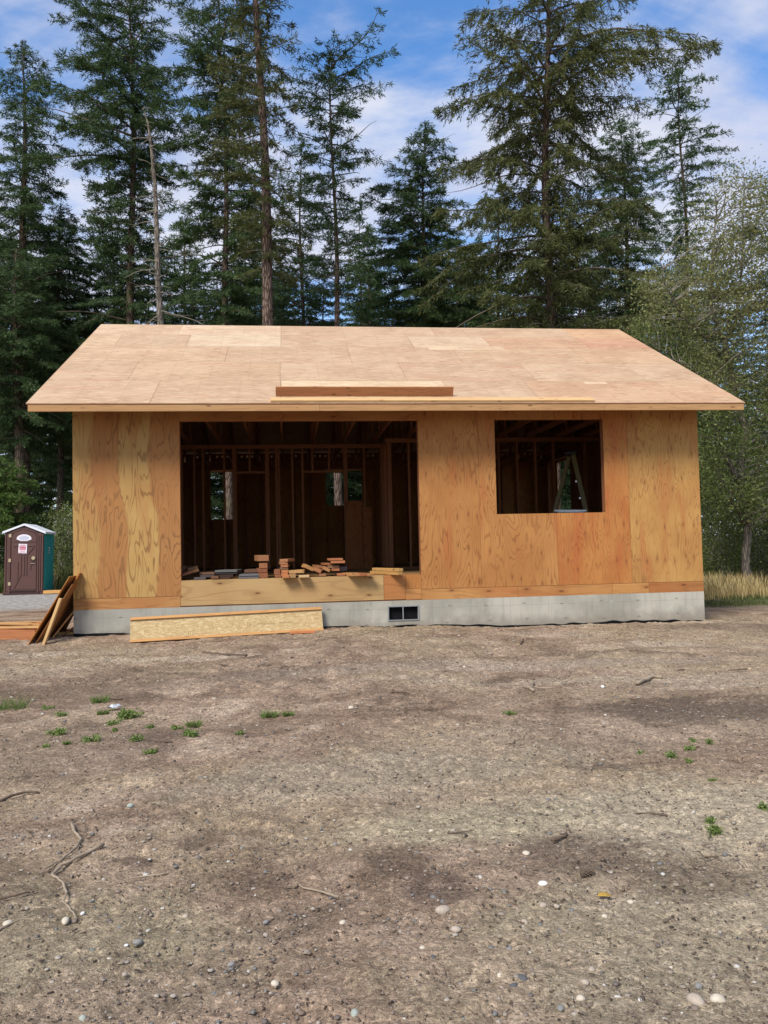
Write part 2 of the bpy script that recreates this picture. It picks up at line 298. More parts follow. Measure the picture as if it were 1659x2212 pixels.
def m_ground():
    t=NT('dirt',.95,.12); v=t.coord()
    big=t.noise(v,.33,4,.6,.6); mid=t.noise(v,1.7,5,.65,.5); fin=t.noise(v,26,5,.7); vf=t.noise(v,95,4,.7)
    c=t.ramp(mid,[(.30,(.115,.078,.054)),(.43,(.232,.168,.120)),(.56,(.335,.252,.186)),(.72,(.47,.375,.285))])
    c=t.mix(t.math('MULTIPLY',t.smooth(big,.45,.62),.45),c,(.39,.330,.215))          # tan to olive dust
    c=t.mix(t.math('MULTIPLY',t.smooth(t.noise(t.mapping(v,(.5,1.3,1),(7,2,0)),.8,4,.6,.4),.55,.68),.5),c,(.48,.415,.33))  # packed pale silt
    c=t.mix(t.math('MULTIPLY',t.smooth(t.noise(t.mapping(v,(.7,1.5,1),(3,8,0)),.9,5,.65,.8),.60,.68),.62),c,(.105,.078,.058))  # damp soil
    sx=t.N('ShaderNodeSeparateXYZ'); t.set(sx.inputs[0],v); X,Y=sx.outputs[0],sx.outputs[1]
    def blob(cx,cy,rx,ry,e0=.6,e1=1.15):
        a=t.math('DIVIDE',t.math('SUBTRACT',X,cx),rx); b=t.math('DIVIDE',t.math('SUBTRACT',Y,cy),ry)
        d=t.math('ADD',t.math('SQRT',t.math('ADD',t.math('MULTIPLY',a,a),t.math('MULTIPLY',b,b))),t.math('ADD',t.math('MULTIPLY',t.math('SUBTRACT',mid,.5),2.4),t.math('MULTIPLY',t.math('SUBTRACT',fin,.5),1.6)))
        return t.math('SUBTRACT',1.,t.smooth(d,e0,e1))
    for px,py,rx,ry,col,st in GROUND_MARKS:
        p=atG(px,py); c=t.mix(t.math('MULTIPLY',blob(float(p[0]),float(p[1]),rx,ry),st),c,col)
    c=t.mix(t.math('MULTIPLY',t.smooth(vf,.52,.72),.5),c,(.46,.385,.29)); c=t.mix(t.math('MULTIPLY',t.smooth(fin,.52,.74),.45),c,(.085,.062,.045))
    vq=t.vmath('ADD',v,t.mapping(t.noise(v,30,3,col=True),(.03,.03,.03)))
    for sc,am in((14,.16),(38,.36),(85,.40),(190,.36)):   # crumbs of soil, grain by grain
        s3=t.N('ShaderNodeSeparateColor'); t.set(s3.inputs[0],t.vor(vq,sc,out='Color')); gv=s3.outputs[0]
        c=t.mix(am,c,t.mix(1.,c,t.ramp(gv,[(0,.42),(.25,.72),(.6,1.05),(.85,1.35),(1,1.9)]),'MULTIPLY'))
    c=t.mix(t.math('MULTIPLY',t.math('SUBTRACT',1.,t.smooth(t.vor(vq,30,'DISTANCE_TO_EDGE'),0,.09)),.30),c,(.075,.05,.035))
    vd=t.vor(v,42,out='Color'); s=t.N('ShaderNodeSeparateColor'); t.set(s.inputs[0],vd); dd=t.vor(v,42)
    peb=t.math('MULTIPLY',t.math('GREATER_THAN',s.outputs[0],.80),t.math('SUBTRACT',1.,t.smooth(dd,.16,.30)))
    c=t.mix(t.math('MULTIPLY',peb,.7),c,t.mix(s.outputs[1],(.16,.13,.11),(.52,.48,.42)))
    c=t.mix(1.,c,(1,.935,.86),'MULTIPLY')
    # beyond the dug-over plot: gravel lane at the left, grass and forest floor
    g1=t.math('MULTIPLY',t.smooth(Y,5.2,7.2),t.math('SUBTRACT',1.,t.smooth(Y,13.2,14.4)))
    g1=t.math('MULTIPLY',g1,t.math('SUBTRACT',1.,t.smooth(X,-1.,.5)))
    c=t.mix(g1,c,t.mix(t.smooth(t.noise(t.mapping(v,(.6,1,1)),9,7,.75),.35,.65),(.17,.15,.125),(.50,.47,.42)))
    duff=t.mix(t.noise(v,3,5),(.035,.03,.02),(.09,.085,.035))
    c=t.mix(t.smooth(Y,13.6,15),c,duff)
    gr=t.math('MULTIPLY',t.smooth(t.math('ADD',X,t.math('MULTIPLY',mid,1.2)),10.6,11.6),t.smooth(t.math('ADD',Y,mid),2.4,3.4)); c=t.mix(t.math('MULTIPLY',gr,.8),c,(.13,.13,.055))
    t.base(c); t.bump(t.math('ADD',t.math('MULTIPLY',fin,1.),t.math('ADD',t.math('MULTIPLY',vf,.5),t.math('MULTIPLY',peb,.8))),1.,.022); return t.m
# px,py in the photograph, radii in metres, colour, strength
GROUND_MARKS=[(1350,2100,.9,.7,(.42,.36,.25),.45),(1560,1800,1.3,.8,(.50,.425,.31),.5),(1100,1760,1.0,.45,(.45,.38,.28),.45),(250,2100,.7,.5,(.42,.36,.26),.35),(1300,1580,1.8,.5,(.40,.33,.25),.4),(1540,1530,1.15,.38,(.12,.09,.07),.8),(1270,1840,.40,.28,(.12,.085,.065),.75),(1480,1905,.35,.22,(.12,.088,.066),.75),(1270,1655,.30,.10,(.12,.09,.07),.6),
 (425,1815,.16,.16,(.13,.095,.07),.7),(285,1860,.18,.12,(.14,.10,.075),.7),(860,1860,.16,.20,(.13,.095,.07),.75),(950,1920,.16,.18,(.14,.10,.08),.7),(560,1900,.14,.28,(.14,.10,.075),.6),(1170,1750,.5,.14,(.10,.075,.06),.35),
 (1000,1440,3.2,.22,(.36,.30,.235),.7),(1400,1470,2.2,.20,(.40,.34,.26),.6),(820,1680,1.2,.5,(.38,.33,.25),.6),(1540,1750,1.0,.55,(.43,.38,.28),.65),(1010,1780,.7,.25,(.40,.36,.25),.6),
 (150,1500,1.8,.8,(.16,.12,.09),.55),(120,1620,1.2,.8,(.19,.145,.115),.5),(60,1450,.9,.5,(.33,.27,.20),.5),(200,1410,1.6,.25,(.36,.30,.23),.5),(650,1450,1.6,.35,(.21,.165,.13),.5),
 (60,2000,.8,.5,(.34,.31,.21),.45),(1450,2000,.8,.5,(.34,.30,.21),.45),(1500,2150,.6,.4,(.30,.27,.20),.4),(1620,1350,1.2,.5,(.15,.11,.085),.6)]
gme=mesh_np('ground',np.stack([GX,GY,GZ],-1).reshape(-1,3),GF,m_ground(),smooth=True)
tag(obj('ground',gme),kind='structure')
def in_view(x,y,m=.04):
    d=np.stack([x,y,gh(x,y)],-1)-CAM; z=d@CF; u=(d@CR)/z*FPX/829.5; return (z>0)&(np.abs(u)<1+m)
def scatter_xy(n,y0,y1,dens=1.6):
    Y=[];X=[]
    t=rng.random(n*6); dist=(y0-CAM[1])*((y1-CAM[1])/(y0-CAM[1]))**t   # log distribution: the nearer ground shows larger
    y=dist+CAM[1]; x=CAM[0]+dist*(rng.random(n*6)*1.2-.47)
    k=in_view(x,y); x=x[k][:n]; y=y[k][:n]; return x,y
def fine_z(x,y):
    return gh(x,y)+.012*vnoise(x,y,3.1,1)*1.5+.014*vnoise(x,y,9,2)
# pebbles and chips nobody could count
def ico():
    p=(1+5**.5)/2; v=np.array([(-1,p,0),(1,p,0),(-1,-p,0),(1,-p,0),(0,-1,p),(0,1,p),(0,-1,-p),(0,1,-p),(p,0,-1),(p,0,1),(-p,0,-1),(-p,0,1)],float); v/=np.linalg.norm(v[0])
    f=np.array([(0,11,5),(0,5,1),(0,1,7),(0,7,10),(0,10,11),(1,5,9),(5,11,4),(11,10,2),(10,7,6),(7,1,8),(3,9,4),(3,4,2),(3,2,6),(3,6,8),(3,8,9),(4,9,5),(2,4,11),(6,2,10),(8,6,7),(9,8,1)]); return v,f
IV,IF=ico()
def m_rock(name,stops):
    t=NT(name,.8,.25); g=t.N('ShaderNodeNewGeometry'); c=t.ramp(g.outputs['Random Per Island'],stops,'CONSTANT' if len(stops)>4 else 'LINEAR')
    t.base(t.mix(t.noise(t.coord(),90,3),c,t.mix(1.,c,(.6,.6,.6),'MULTIPLY'))); return t.m
M_peb=m_rock('pebbles',[(0,(.22,.165,.12)),(.25,(.26,.20,.155)),(.45,(.33,.265,.205)),(.62,(.17,.14,.12)),(.74,(.42,.36,.29)),(.88,(.20,.195,.18)),(.965,(.58,.54,.47))])
M_chip=m_rock('bark_chips',[(0,(.06,.042,.03)),(.3,(.13,.09,.06)),(.6,(.20,.15,.10)),(.8,(.10,.075,.055)),(.92,(.38,.30,.20))])
def stuff_rocks(name,n,y0,y1,smin,smax,mat,flat=.6,power=3):
    x,y=scatter_xy(n,y0,y1); n=len(x); s=(smin+(smax-smin)*rng.random(n)**power)*(.6+.07*(y-CAM[1]))
    a=rng.random(n)*2*PI; e=.65+.7*rng.random((n,3)); e[:,2]*=flat
    V=IV[None]*(1+.22*(rng.random((n,12,1))-.5))*e[:,None,:]*s[:,None,None]
    ca,sa=np.cos(a)[:,None],np.sin(a)[:,None]; X=V[:,:,0]*ca-V[:,:,1]*sa; Y=V[:,:,0]*sa+V[:,:,1]*ca
    V=np.stack([X+x[:,None],Y+y[:,None],V[:,:,2]+fine_z(x,y)[:,None]-s[:,None]*.05],-1)
    F=(IF[None]+12*np.arange(n)[:,None,None]).reshape(-1,3); return obj(name,mesh_np(name,V.reshape(-1,3),F,mat))
tag(stuff_rocks('pebbles',17000,-10.4,-.3,.0022,.0165,M_peb,.5,4),'countless small grey and tan pebbles strewn over the bare dirt','pebbles',kind='stuff')
def stuff_chips():
    n=10000; x,y=scatter_xy(n,-10.4,-.2); n=len(x); L=(.004+.024*rng.random(n)**3)*(.6+.07*(y-CAM[1])); w=.0008+.0040*rng.random(n)**2; w=w*(.7+.05*(y-CAM[1])); a=rng.random(n)*PI
    d=np.stack([np.cos(a),np.sin(a),.25*(rng.random(n)-.5)],-1); s=np.stack([-np.sin(a),np.cos(a),0*a],-1); p=np.stack([x,y,fine_z(x,y)+.004],-1); u=np.array([0,0,1.])
    V=[]
    for i,(q,r_) in enumerate(((-1,-1),(-1,1),(1,1),(1,-1))): V.append(p+d*L[:,None]*q*.5+s*w[:,None]*r_)
    B=np.stack(V,1); T=B+u*(w*1.2)[:,None,None]; V=np.concatenate([B,T],1).reshape(-1,3)
    q=np.array([(4,5,6,7),(0,1,5,4),(1,2,6,5),(2,3,7,6),(3,0,4,7)]); F=(q[None]+8*np.arange(n)[:,None,None]).reshape(-1,4)
    return obj('bark_chips',mesh_np('bark_chips',V,F,M_chip))
tag(stuff_chips(),'bits of bark and broken twig littering the bare dirt','bark chips',kind='stuff')
# ------------------------------------------------------------------ the house under construction
W=9.685; DK=.7677; RS=2.4/4.6; RA=math.atan(RS)
H=empty('house',(0,0,0),label='unfinished wooden house shell with bare plywood walls and roof on a concrete foundation',cat='house')
def rz(y): return 3.30+RS*(y+.6) if y<4 else 5.70-RS*(y-4)      # top of the roof deck
def part(name,mb,mat,**k): return mb.build(name,mat,H,**k)
# foundation with a vent opening
f=MB(); T=.376; B=-.45
f.box(0,4.61,0,.2,B,T).box(5.07,W,0,.2,B,T).box(4.61,5.07,0,.2,.29,T).box(4.61,5.07,0,.2,B,.08)
f.box(0,.2,.2,8,B,T).box(W-.2,W,.2,8,B,T).box(.2,W-.2,7.8,8,B,T); part('foundation',f,M_conc)
mb=MB(); xs=np.arange(0,W+.03,.06); xs[-1]=W; zt=gh(xs,0*xs)+.022+.055*vnoise(xs,0*xs,1.6,4)+.03*vnoise(xs,0*xs,6,8)
mb.prism([(float(a),-.4) for a in xs[::-1]]+[(float(a),float(b)) for a,b in zip(xs,zt)],-.004,-.0015)
part('base_strip',mb,M_black)  # black strip with an uneven top edge along the foundation foot
v=MB(); v.box(4.60,5.08,-.012,-.002,.282,.298).box(4.60,5.08,-.012,-.002,.072,.088).box(4.60,4.618,-.012,-.002,.088,.282).box(5.062,5.08,-.012,-.002,.088,.282).box(4.826,4.84,-.012,-.002,.088,.282)
vo=part('foundation_vent',v,M_galv)
s=MB().box(4.618,4.826,.06,.065,.088,.282).box(4.84,5.062,.06,.065,.088,.282); s.build('screen',M_black,vo)
# rim, deck
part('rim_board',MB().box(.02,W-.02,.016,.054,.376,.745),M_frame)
part('floor_deck',MB().box(.02,W-.02,.016,7.98,.746,DK-.001),M_ply_big,color=(.62,.55,.5))
def sheet(x0,x1,z0,z1,mat,col,y=0.,name='wall_panel'):
    return MB().box(0,x1-x0,0,.0118,0,z1-z0).build(name,mat,H,loc=(x0,y,z0),color=col)
g=.003
sheet(0,1.5345,.541,3.5,M_ply_left,(1,1,1))
def strip(x0,x1,z0,z1,mat,col,y=.001): return sheet(x0,x1,z0,z1,mat,col,y,'rim_sheathing')
strip(0,1.522,.377,.536,M_ply_h,(1.0,.92,.85)); o=strip(1.527,4.545,.395,.768,M_ply_big,(1,1,1)); o['label']='wide pale rim sheathing board with knots under the open front'
strip(4.549,4.881,.395,.768,M_ply_h,(1,.82,.72)); strip(4.885,5.127,.556,.768,M_ply_a,(1,.9,.8)); strip(4.885,5.127,.385,.552,M_ply_h,(1,.85,.75))
strip(5.131,6.64,.377,.536,M_ply_h,(1.08,1.0,.9)); strip(6.644,8.17,.377,.536,M_ply_h,(1,.85,.75)); strip(8.174,8.77,.377,.536,M_ply_h,(1.1,1.02,.9)); strip(8.774,W,.377,.536,M_ply_h,(.9,.75,.65))
sheet(1.538,2.463,3.137,3.5,M_ply_h,(.9,.75,.65)); sheet(2.466,5.127,3.137,3.5,M_ply_h,(.9,.75,.65))
sheet(5.130,6.070,.541,3.5,M_ply_a,(1,.97,.92))
def poly(pts,mat,col):
    x0=min(p[0] for p in pts); z0=min(p[1] for p in pts); return MB().prism([(a-x0,b-z0) for a,b in pts],0,.0118).build('wall_panel',mat,H,loc=(x0,0,z0),color=col)
poly([(6.073,.541),(7.300,.541),(7.300,1.666),(6.340,1.666),(6.340,3.146),(7.300,3.146),(7.300,3.5),(6.073,3.5)],M_ply_a,(1.04,1.02,.98))
poly([(7.304,.541),(8.498,.541),(8.498,3.5),(7.304,3.5),(7.304,3.146),(8.102,3.146),(8.102,1.666),(7.304,1.666)],M_ply_b,(1,.82,.74))
sheet(8.502,W,.541,3.5,M_ply_b,(1.04,1.1,1.08))
# side and back sheathing
def gable(x0,x1,holes=()):
    if not holes:
        return MB().add([(x,y,z) for x in(x0,x1) for y,z in((.013,.39),(8,.39),(8,rz(8)-.1),(4,rz(4)-.1),(.013,rz(0)-.1))],[(0,1,2,3,4),(9,8,7,6,5),(0,5,6,1),(1,6,7,2),(2,7,8,3),(3,8,9,4),(4,9,5,0)])
    (y0,y1,z0,z1),=holes; m=MB(); m.box(x0,x1,.013,y0,.39,3.55).box(x0,x1,y1,8,.39,3.55).box(x0,x1,y0,y1,.39,z0).box(x0,x1,y0,y1,z1,3.55)
    m.add([(x,y,z) for x in(x0,x1) for y,z in((.013,3.55),(8,3.55),(4,rz(4)-.1))],[(0,1,2),(5,4,3),(0,3,4,1),(1,4,5,2),(2,5,3,0)]); return m
part('gable_wall',gable(0,.0118),M_ply_a); part('gable_wall',gable(W-.0118,W,[(5.5,6.8,1.2,3.15)]),M_ply_a)
bw=MB(); bw.box(.012,1.23,7.988,8,.39,3.37).box(1.84,4.07,7.988,8,.39,3.37).box(4.98,W-.012,7.988,8,.39,3.37)
bw.box(1.23,1.84,7.988,8,.39,1.96).box(1.23,1.84,7.988,8,3.17,3.37).box(4.07,4.98,7.988,8,.39,2.26).box(4.07,4.98,7.988,8,3.16,3.37)
part('back_wall',bw,M_ply_b,color=(.8,.7,.6))
# framing
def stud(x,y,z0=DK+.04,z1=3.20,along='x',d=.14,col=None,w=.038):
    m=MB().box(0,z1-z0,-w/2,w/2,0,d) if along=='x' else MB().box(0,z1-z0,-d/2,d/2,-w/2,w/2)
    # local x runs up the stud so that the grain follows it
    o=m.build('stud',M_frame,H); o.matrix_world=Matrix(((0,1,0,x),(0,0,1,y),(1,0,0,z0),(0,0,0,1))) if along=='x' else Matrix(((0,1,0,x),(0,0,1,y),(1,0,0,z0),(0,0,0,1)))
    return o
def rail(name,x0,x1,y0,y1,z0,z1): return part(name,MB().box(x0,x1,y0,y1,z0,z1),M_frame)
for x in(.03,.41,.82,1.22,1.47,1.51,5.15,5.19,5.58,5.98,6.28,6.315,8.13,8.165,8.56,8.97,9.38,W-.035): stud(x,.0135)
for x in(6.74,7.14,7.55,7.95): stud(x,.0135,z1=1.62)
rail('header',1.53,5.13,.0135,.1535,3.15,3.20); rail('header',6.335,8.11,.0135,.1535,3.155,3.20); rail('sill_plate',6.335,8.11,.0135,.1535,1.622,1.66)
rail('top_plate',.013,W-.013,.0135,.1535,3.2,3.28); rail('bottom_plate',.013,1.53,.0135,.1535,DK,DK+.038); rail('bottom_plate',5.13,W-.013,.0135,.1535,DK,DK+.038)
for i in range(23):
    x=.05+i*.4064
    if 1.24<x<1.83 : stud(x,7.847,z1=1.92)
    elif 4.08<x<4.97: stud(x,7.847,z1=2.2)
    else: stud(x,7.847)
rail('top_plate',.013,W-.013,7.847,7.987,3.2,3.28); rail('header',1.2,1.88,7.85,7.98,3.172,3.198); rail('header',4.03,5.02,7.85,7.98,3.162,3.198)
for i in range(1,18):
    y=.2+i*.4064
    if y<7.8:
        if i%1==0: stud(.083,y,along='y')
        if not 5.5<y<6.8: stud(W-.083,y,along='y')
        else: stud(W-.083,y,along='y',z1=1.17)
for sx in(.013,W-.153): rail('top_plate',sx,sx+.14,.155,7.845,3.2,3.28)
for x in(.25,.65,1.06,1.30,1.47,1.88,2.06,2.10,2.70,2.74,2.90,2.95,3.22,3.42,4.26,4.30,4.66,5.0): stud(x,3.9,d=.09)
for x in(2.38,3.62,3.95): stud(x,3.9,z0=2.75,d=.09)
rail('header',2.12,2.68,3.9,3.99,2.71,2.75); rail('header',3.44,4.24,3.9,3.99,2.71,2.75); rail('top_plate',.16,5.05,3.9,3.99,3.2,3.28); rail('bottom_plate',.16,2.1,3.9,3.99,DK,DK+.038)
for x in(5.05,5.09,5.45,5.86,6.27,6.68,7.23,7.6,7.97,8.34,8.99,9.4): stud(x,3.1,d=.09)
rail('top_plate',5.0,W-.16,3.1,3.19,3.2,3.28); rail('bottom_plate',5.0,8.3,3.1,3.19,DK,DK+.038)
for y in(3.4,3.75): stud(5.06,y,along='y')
# interior sheathing seen behind the doorways
# roof trusses
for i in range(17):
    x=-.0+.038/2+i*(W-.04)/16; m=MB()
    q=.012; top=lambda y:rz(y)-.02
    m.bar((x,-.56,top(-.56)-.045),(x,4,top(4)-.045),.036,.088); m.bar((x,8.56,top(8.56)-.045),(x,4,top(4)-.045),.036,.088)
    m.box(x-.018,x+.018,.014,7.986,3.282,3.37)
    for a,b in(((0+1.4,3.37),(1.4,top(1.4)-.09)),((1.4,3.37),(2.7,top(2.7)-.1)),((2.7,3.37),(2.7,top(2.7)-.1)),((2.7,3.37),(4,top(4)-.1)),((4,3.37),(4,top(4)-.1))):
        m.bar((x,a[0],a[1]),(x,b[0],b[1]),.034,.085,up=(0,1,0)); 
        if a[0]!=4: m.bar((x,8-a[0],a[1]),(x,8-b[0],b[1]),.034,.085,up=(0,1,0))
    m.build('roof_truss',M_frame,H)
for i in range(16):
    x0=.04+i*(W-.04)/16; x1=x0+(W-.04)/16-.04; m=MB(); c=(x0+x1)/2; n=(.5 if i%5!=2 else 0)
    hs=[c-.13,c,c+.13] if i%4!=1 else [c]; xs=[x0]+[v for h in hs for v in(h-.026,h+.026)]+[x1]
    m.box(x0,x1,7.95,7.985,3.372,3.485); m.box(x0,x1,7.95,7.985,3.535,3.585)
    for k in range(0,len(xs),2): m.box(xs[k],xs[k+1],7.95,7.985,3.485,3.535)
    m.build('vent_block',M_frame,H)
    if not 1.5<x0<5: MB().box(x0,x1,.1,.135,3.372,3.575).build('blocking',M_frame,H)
# roof deck
ROWS=[0,1.18,2.34,3.42,4.34,5.188]; RX0,RX1=-.4705,10.1621
CUT=[[1.2,3.04,5.0,6.95,9.2],[.7,3.03,5.05,7.2,9.1],[2.1,4.25,6.2,8.5],[.1,1.35,3.04,5.5,7.0,8.9],[1.1,3.04,6.1,8.9]]
TINT={(1,1):(1.0,.98,.95),(3,1):(1.0,1.0,1.0),(3,2):(1.13,1.22,1.28),(4,1):(1.16,1.20,1.24),(3,4):(1.10,1.14,1.16),(4,0):(1.08,1.08,1.08),(3,0):(1.05,1.05,1.02),(3,5):(1,.90,.86),(2,4):(1,.93,.88),(2,3):(1.0,.96,.94),(0,4):(1,.92,.88),(4,4):(1.08,.96,.86),(3,6):(1,.82,.78),(1,3):(.98,.95,.94),(0,5):(1.02,.96,.92),(3,4):(1.08,1.1,1.12),(2,0):(1.04,1.02,1)}
t=bpy.data.materials['plywood_roof']
for r_ in range(5):
    cs=[RX0]+CUT[r_]+[RX1]
    for k in range(len(cs)-1):
        x0,x1=cs[k]+.0016,cs[k+1]-.0016; s0,s1=ROWS[r_]+.002,ROWS[r_+1]-(.002 if r_<4 else 0)
        if k==0:x0=RX0
        if k==len(cs)-2:x1=RX1
        MB().box(0,x1-x0,0,s1-s0,-.0118,0).build('roof_panel',M_roof,H,loc=(x0,-.6+s0*math.cos(RA),3.30+s0*math.sin(RA)),rot=(RA,0,0),color=tuple(1+(q-1)*1.0 for q in TINT.get((r_,k),(1,.98,.97))))
o=MB().box(0,RX1-RX0,0,5.18,-.022,-.0125).build('gap_backing',M_frame,H,loc=(RX0,-.6,3.30),rot=(RA,0,0))  # added sheet, keeps light from leaking through the panel gaps
for xx,ss,w,h,c in((3.05,.78,2.55,.37,(1.22,1.30,1.28)),(5.75,3.25,1.45,.30,(1.15,1.2,1.2)),(7.95,1.0,.38,.15,(1.2,1.25,1.25))):
    MB().box(0,w,0,h,.0005,.002).build('roof_patch',M_roof,H,loc=(xx,-.6+ss*math.cos(RA),3.30+ss*math.sin(RA)),rot=(RA,0,0),color=c)
MB().box(0,RX1-RX0,0,5.188,-.0118,0).build('roof_panel',M_roof,H,loc=(RX1,8.6,3.30),rot=(RA,0,PI))
for xa,xb in((RX0+.03,3.6),(3.604,7.9),(7.904,RX1-.03)):
    MB().box(0,xb-xa,0,.038,0,.089).build('fascia',M_lum,H,color=(.72,.64,.60),loc=(xa,-.602,3.187))
MB().box(0,RX1-RX0-.06,0,.038,0,.089).build('fascia',M_lum,H,loc=(RX0+.03,8.56,3.187))
for xx in(RX0+.03,RX1-.068):
    m=MB(); m.bar((xx+.019,-.56,rz(-.56)-.075),(xx+.019,4,rz(4)-.075),.038,.088); m.bar((xx+.019,8.56,rz(8.56)-.075),(xx+.019,4,rz(4)-.075),.038,.088); m.build('barge_rafter',M_frame,H)
    for y in(.6,1.9,3.2):
        xa,xb=(xx+.04,.0) if xx<0 else (W,xx); MB().bar((xa,y,rz(y)-.07),(xb,y,rz(y)-.07),.038,.088).build('lookout',M_frame,H)
# ------------------------------------------------------------------ loose lumber and tools
def board(name,L,w,t,mat,loc,rot,label,cat='board',group=None,color=None):
    """box: length along local x, width y, thickness z, origin at the centre of the near end"""
    o=MB().box(0,L,-w/2,w/2,0,t).build(name,mat,None,loc=loc,rot=rot,color=color,bevel=.0025)
    return tag(o,label,cat,group)
p=lambda x,s:(x,-.6+s*math.cos(RA),3.30+s*math.sin(RA))
def on_roof(x,s,L,w,t,mat,label,col):
    o=board('lumber_board',L,w,t,mat,p(x,s),(RA,0,0),label,'board','boards left lying on the roof near the eave',col)
    return o
on_roof(2.97,.30,2.66,.038,.14,M_lumred,'thick reddish board standing on edge on the roof above the open front',(1,.9,.8)).location=(2.97,-.30,3.462)
on_roof(2.90,.06,4.85,.14,.030,M_lum,'long thin pale board lying flat along the roof edge',(1.05,1.05,1.05)).location=(2.90,-.52,3.347)
GL='lumber offcuts on the floor deck'
def z4(a,b): return (580+a/2.07375)/1.50723,(1780+b/2.07375)/1.50723
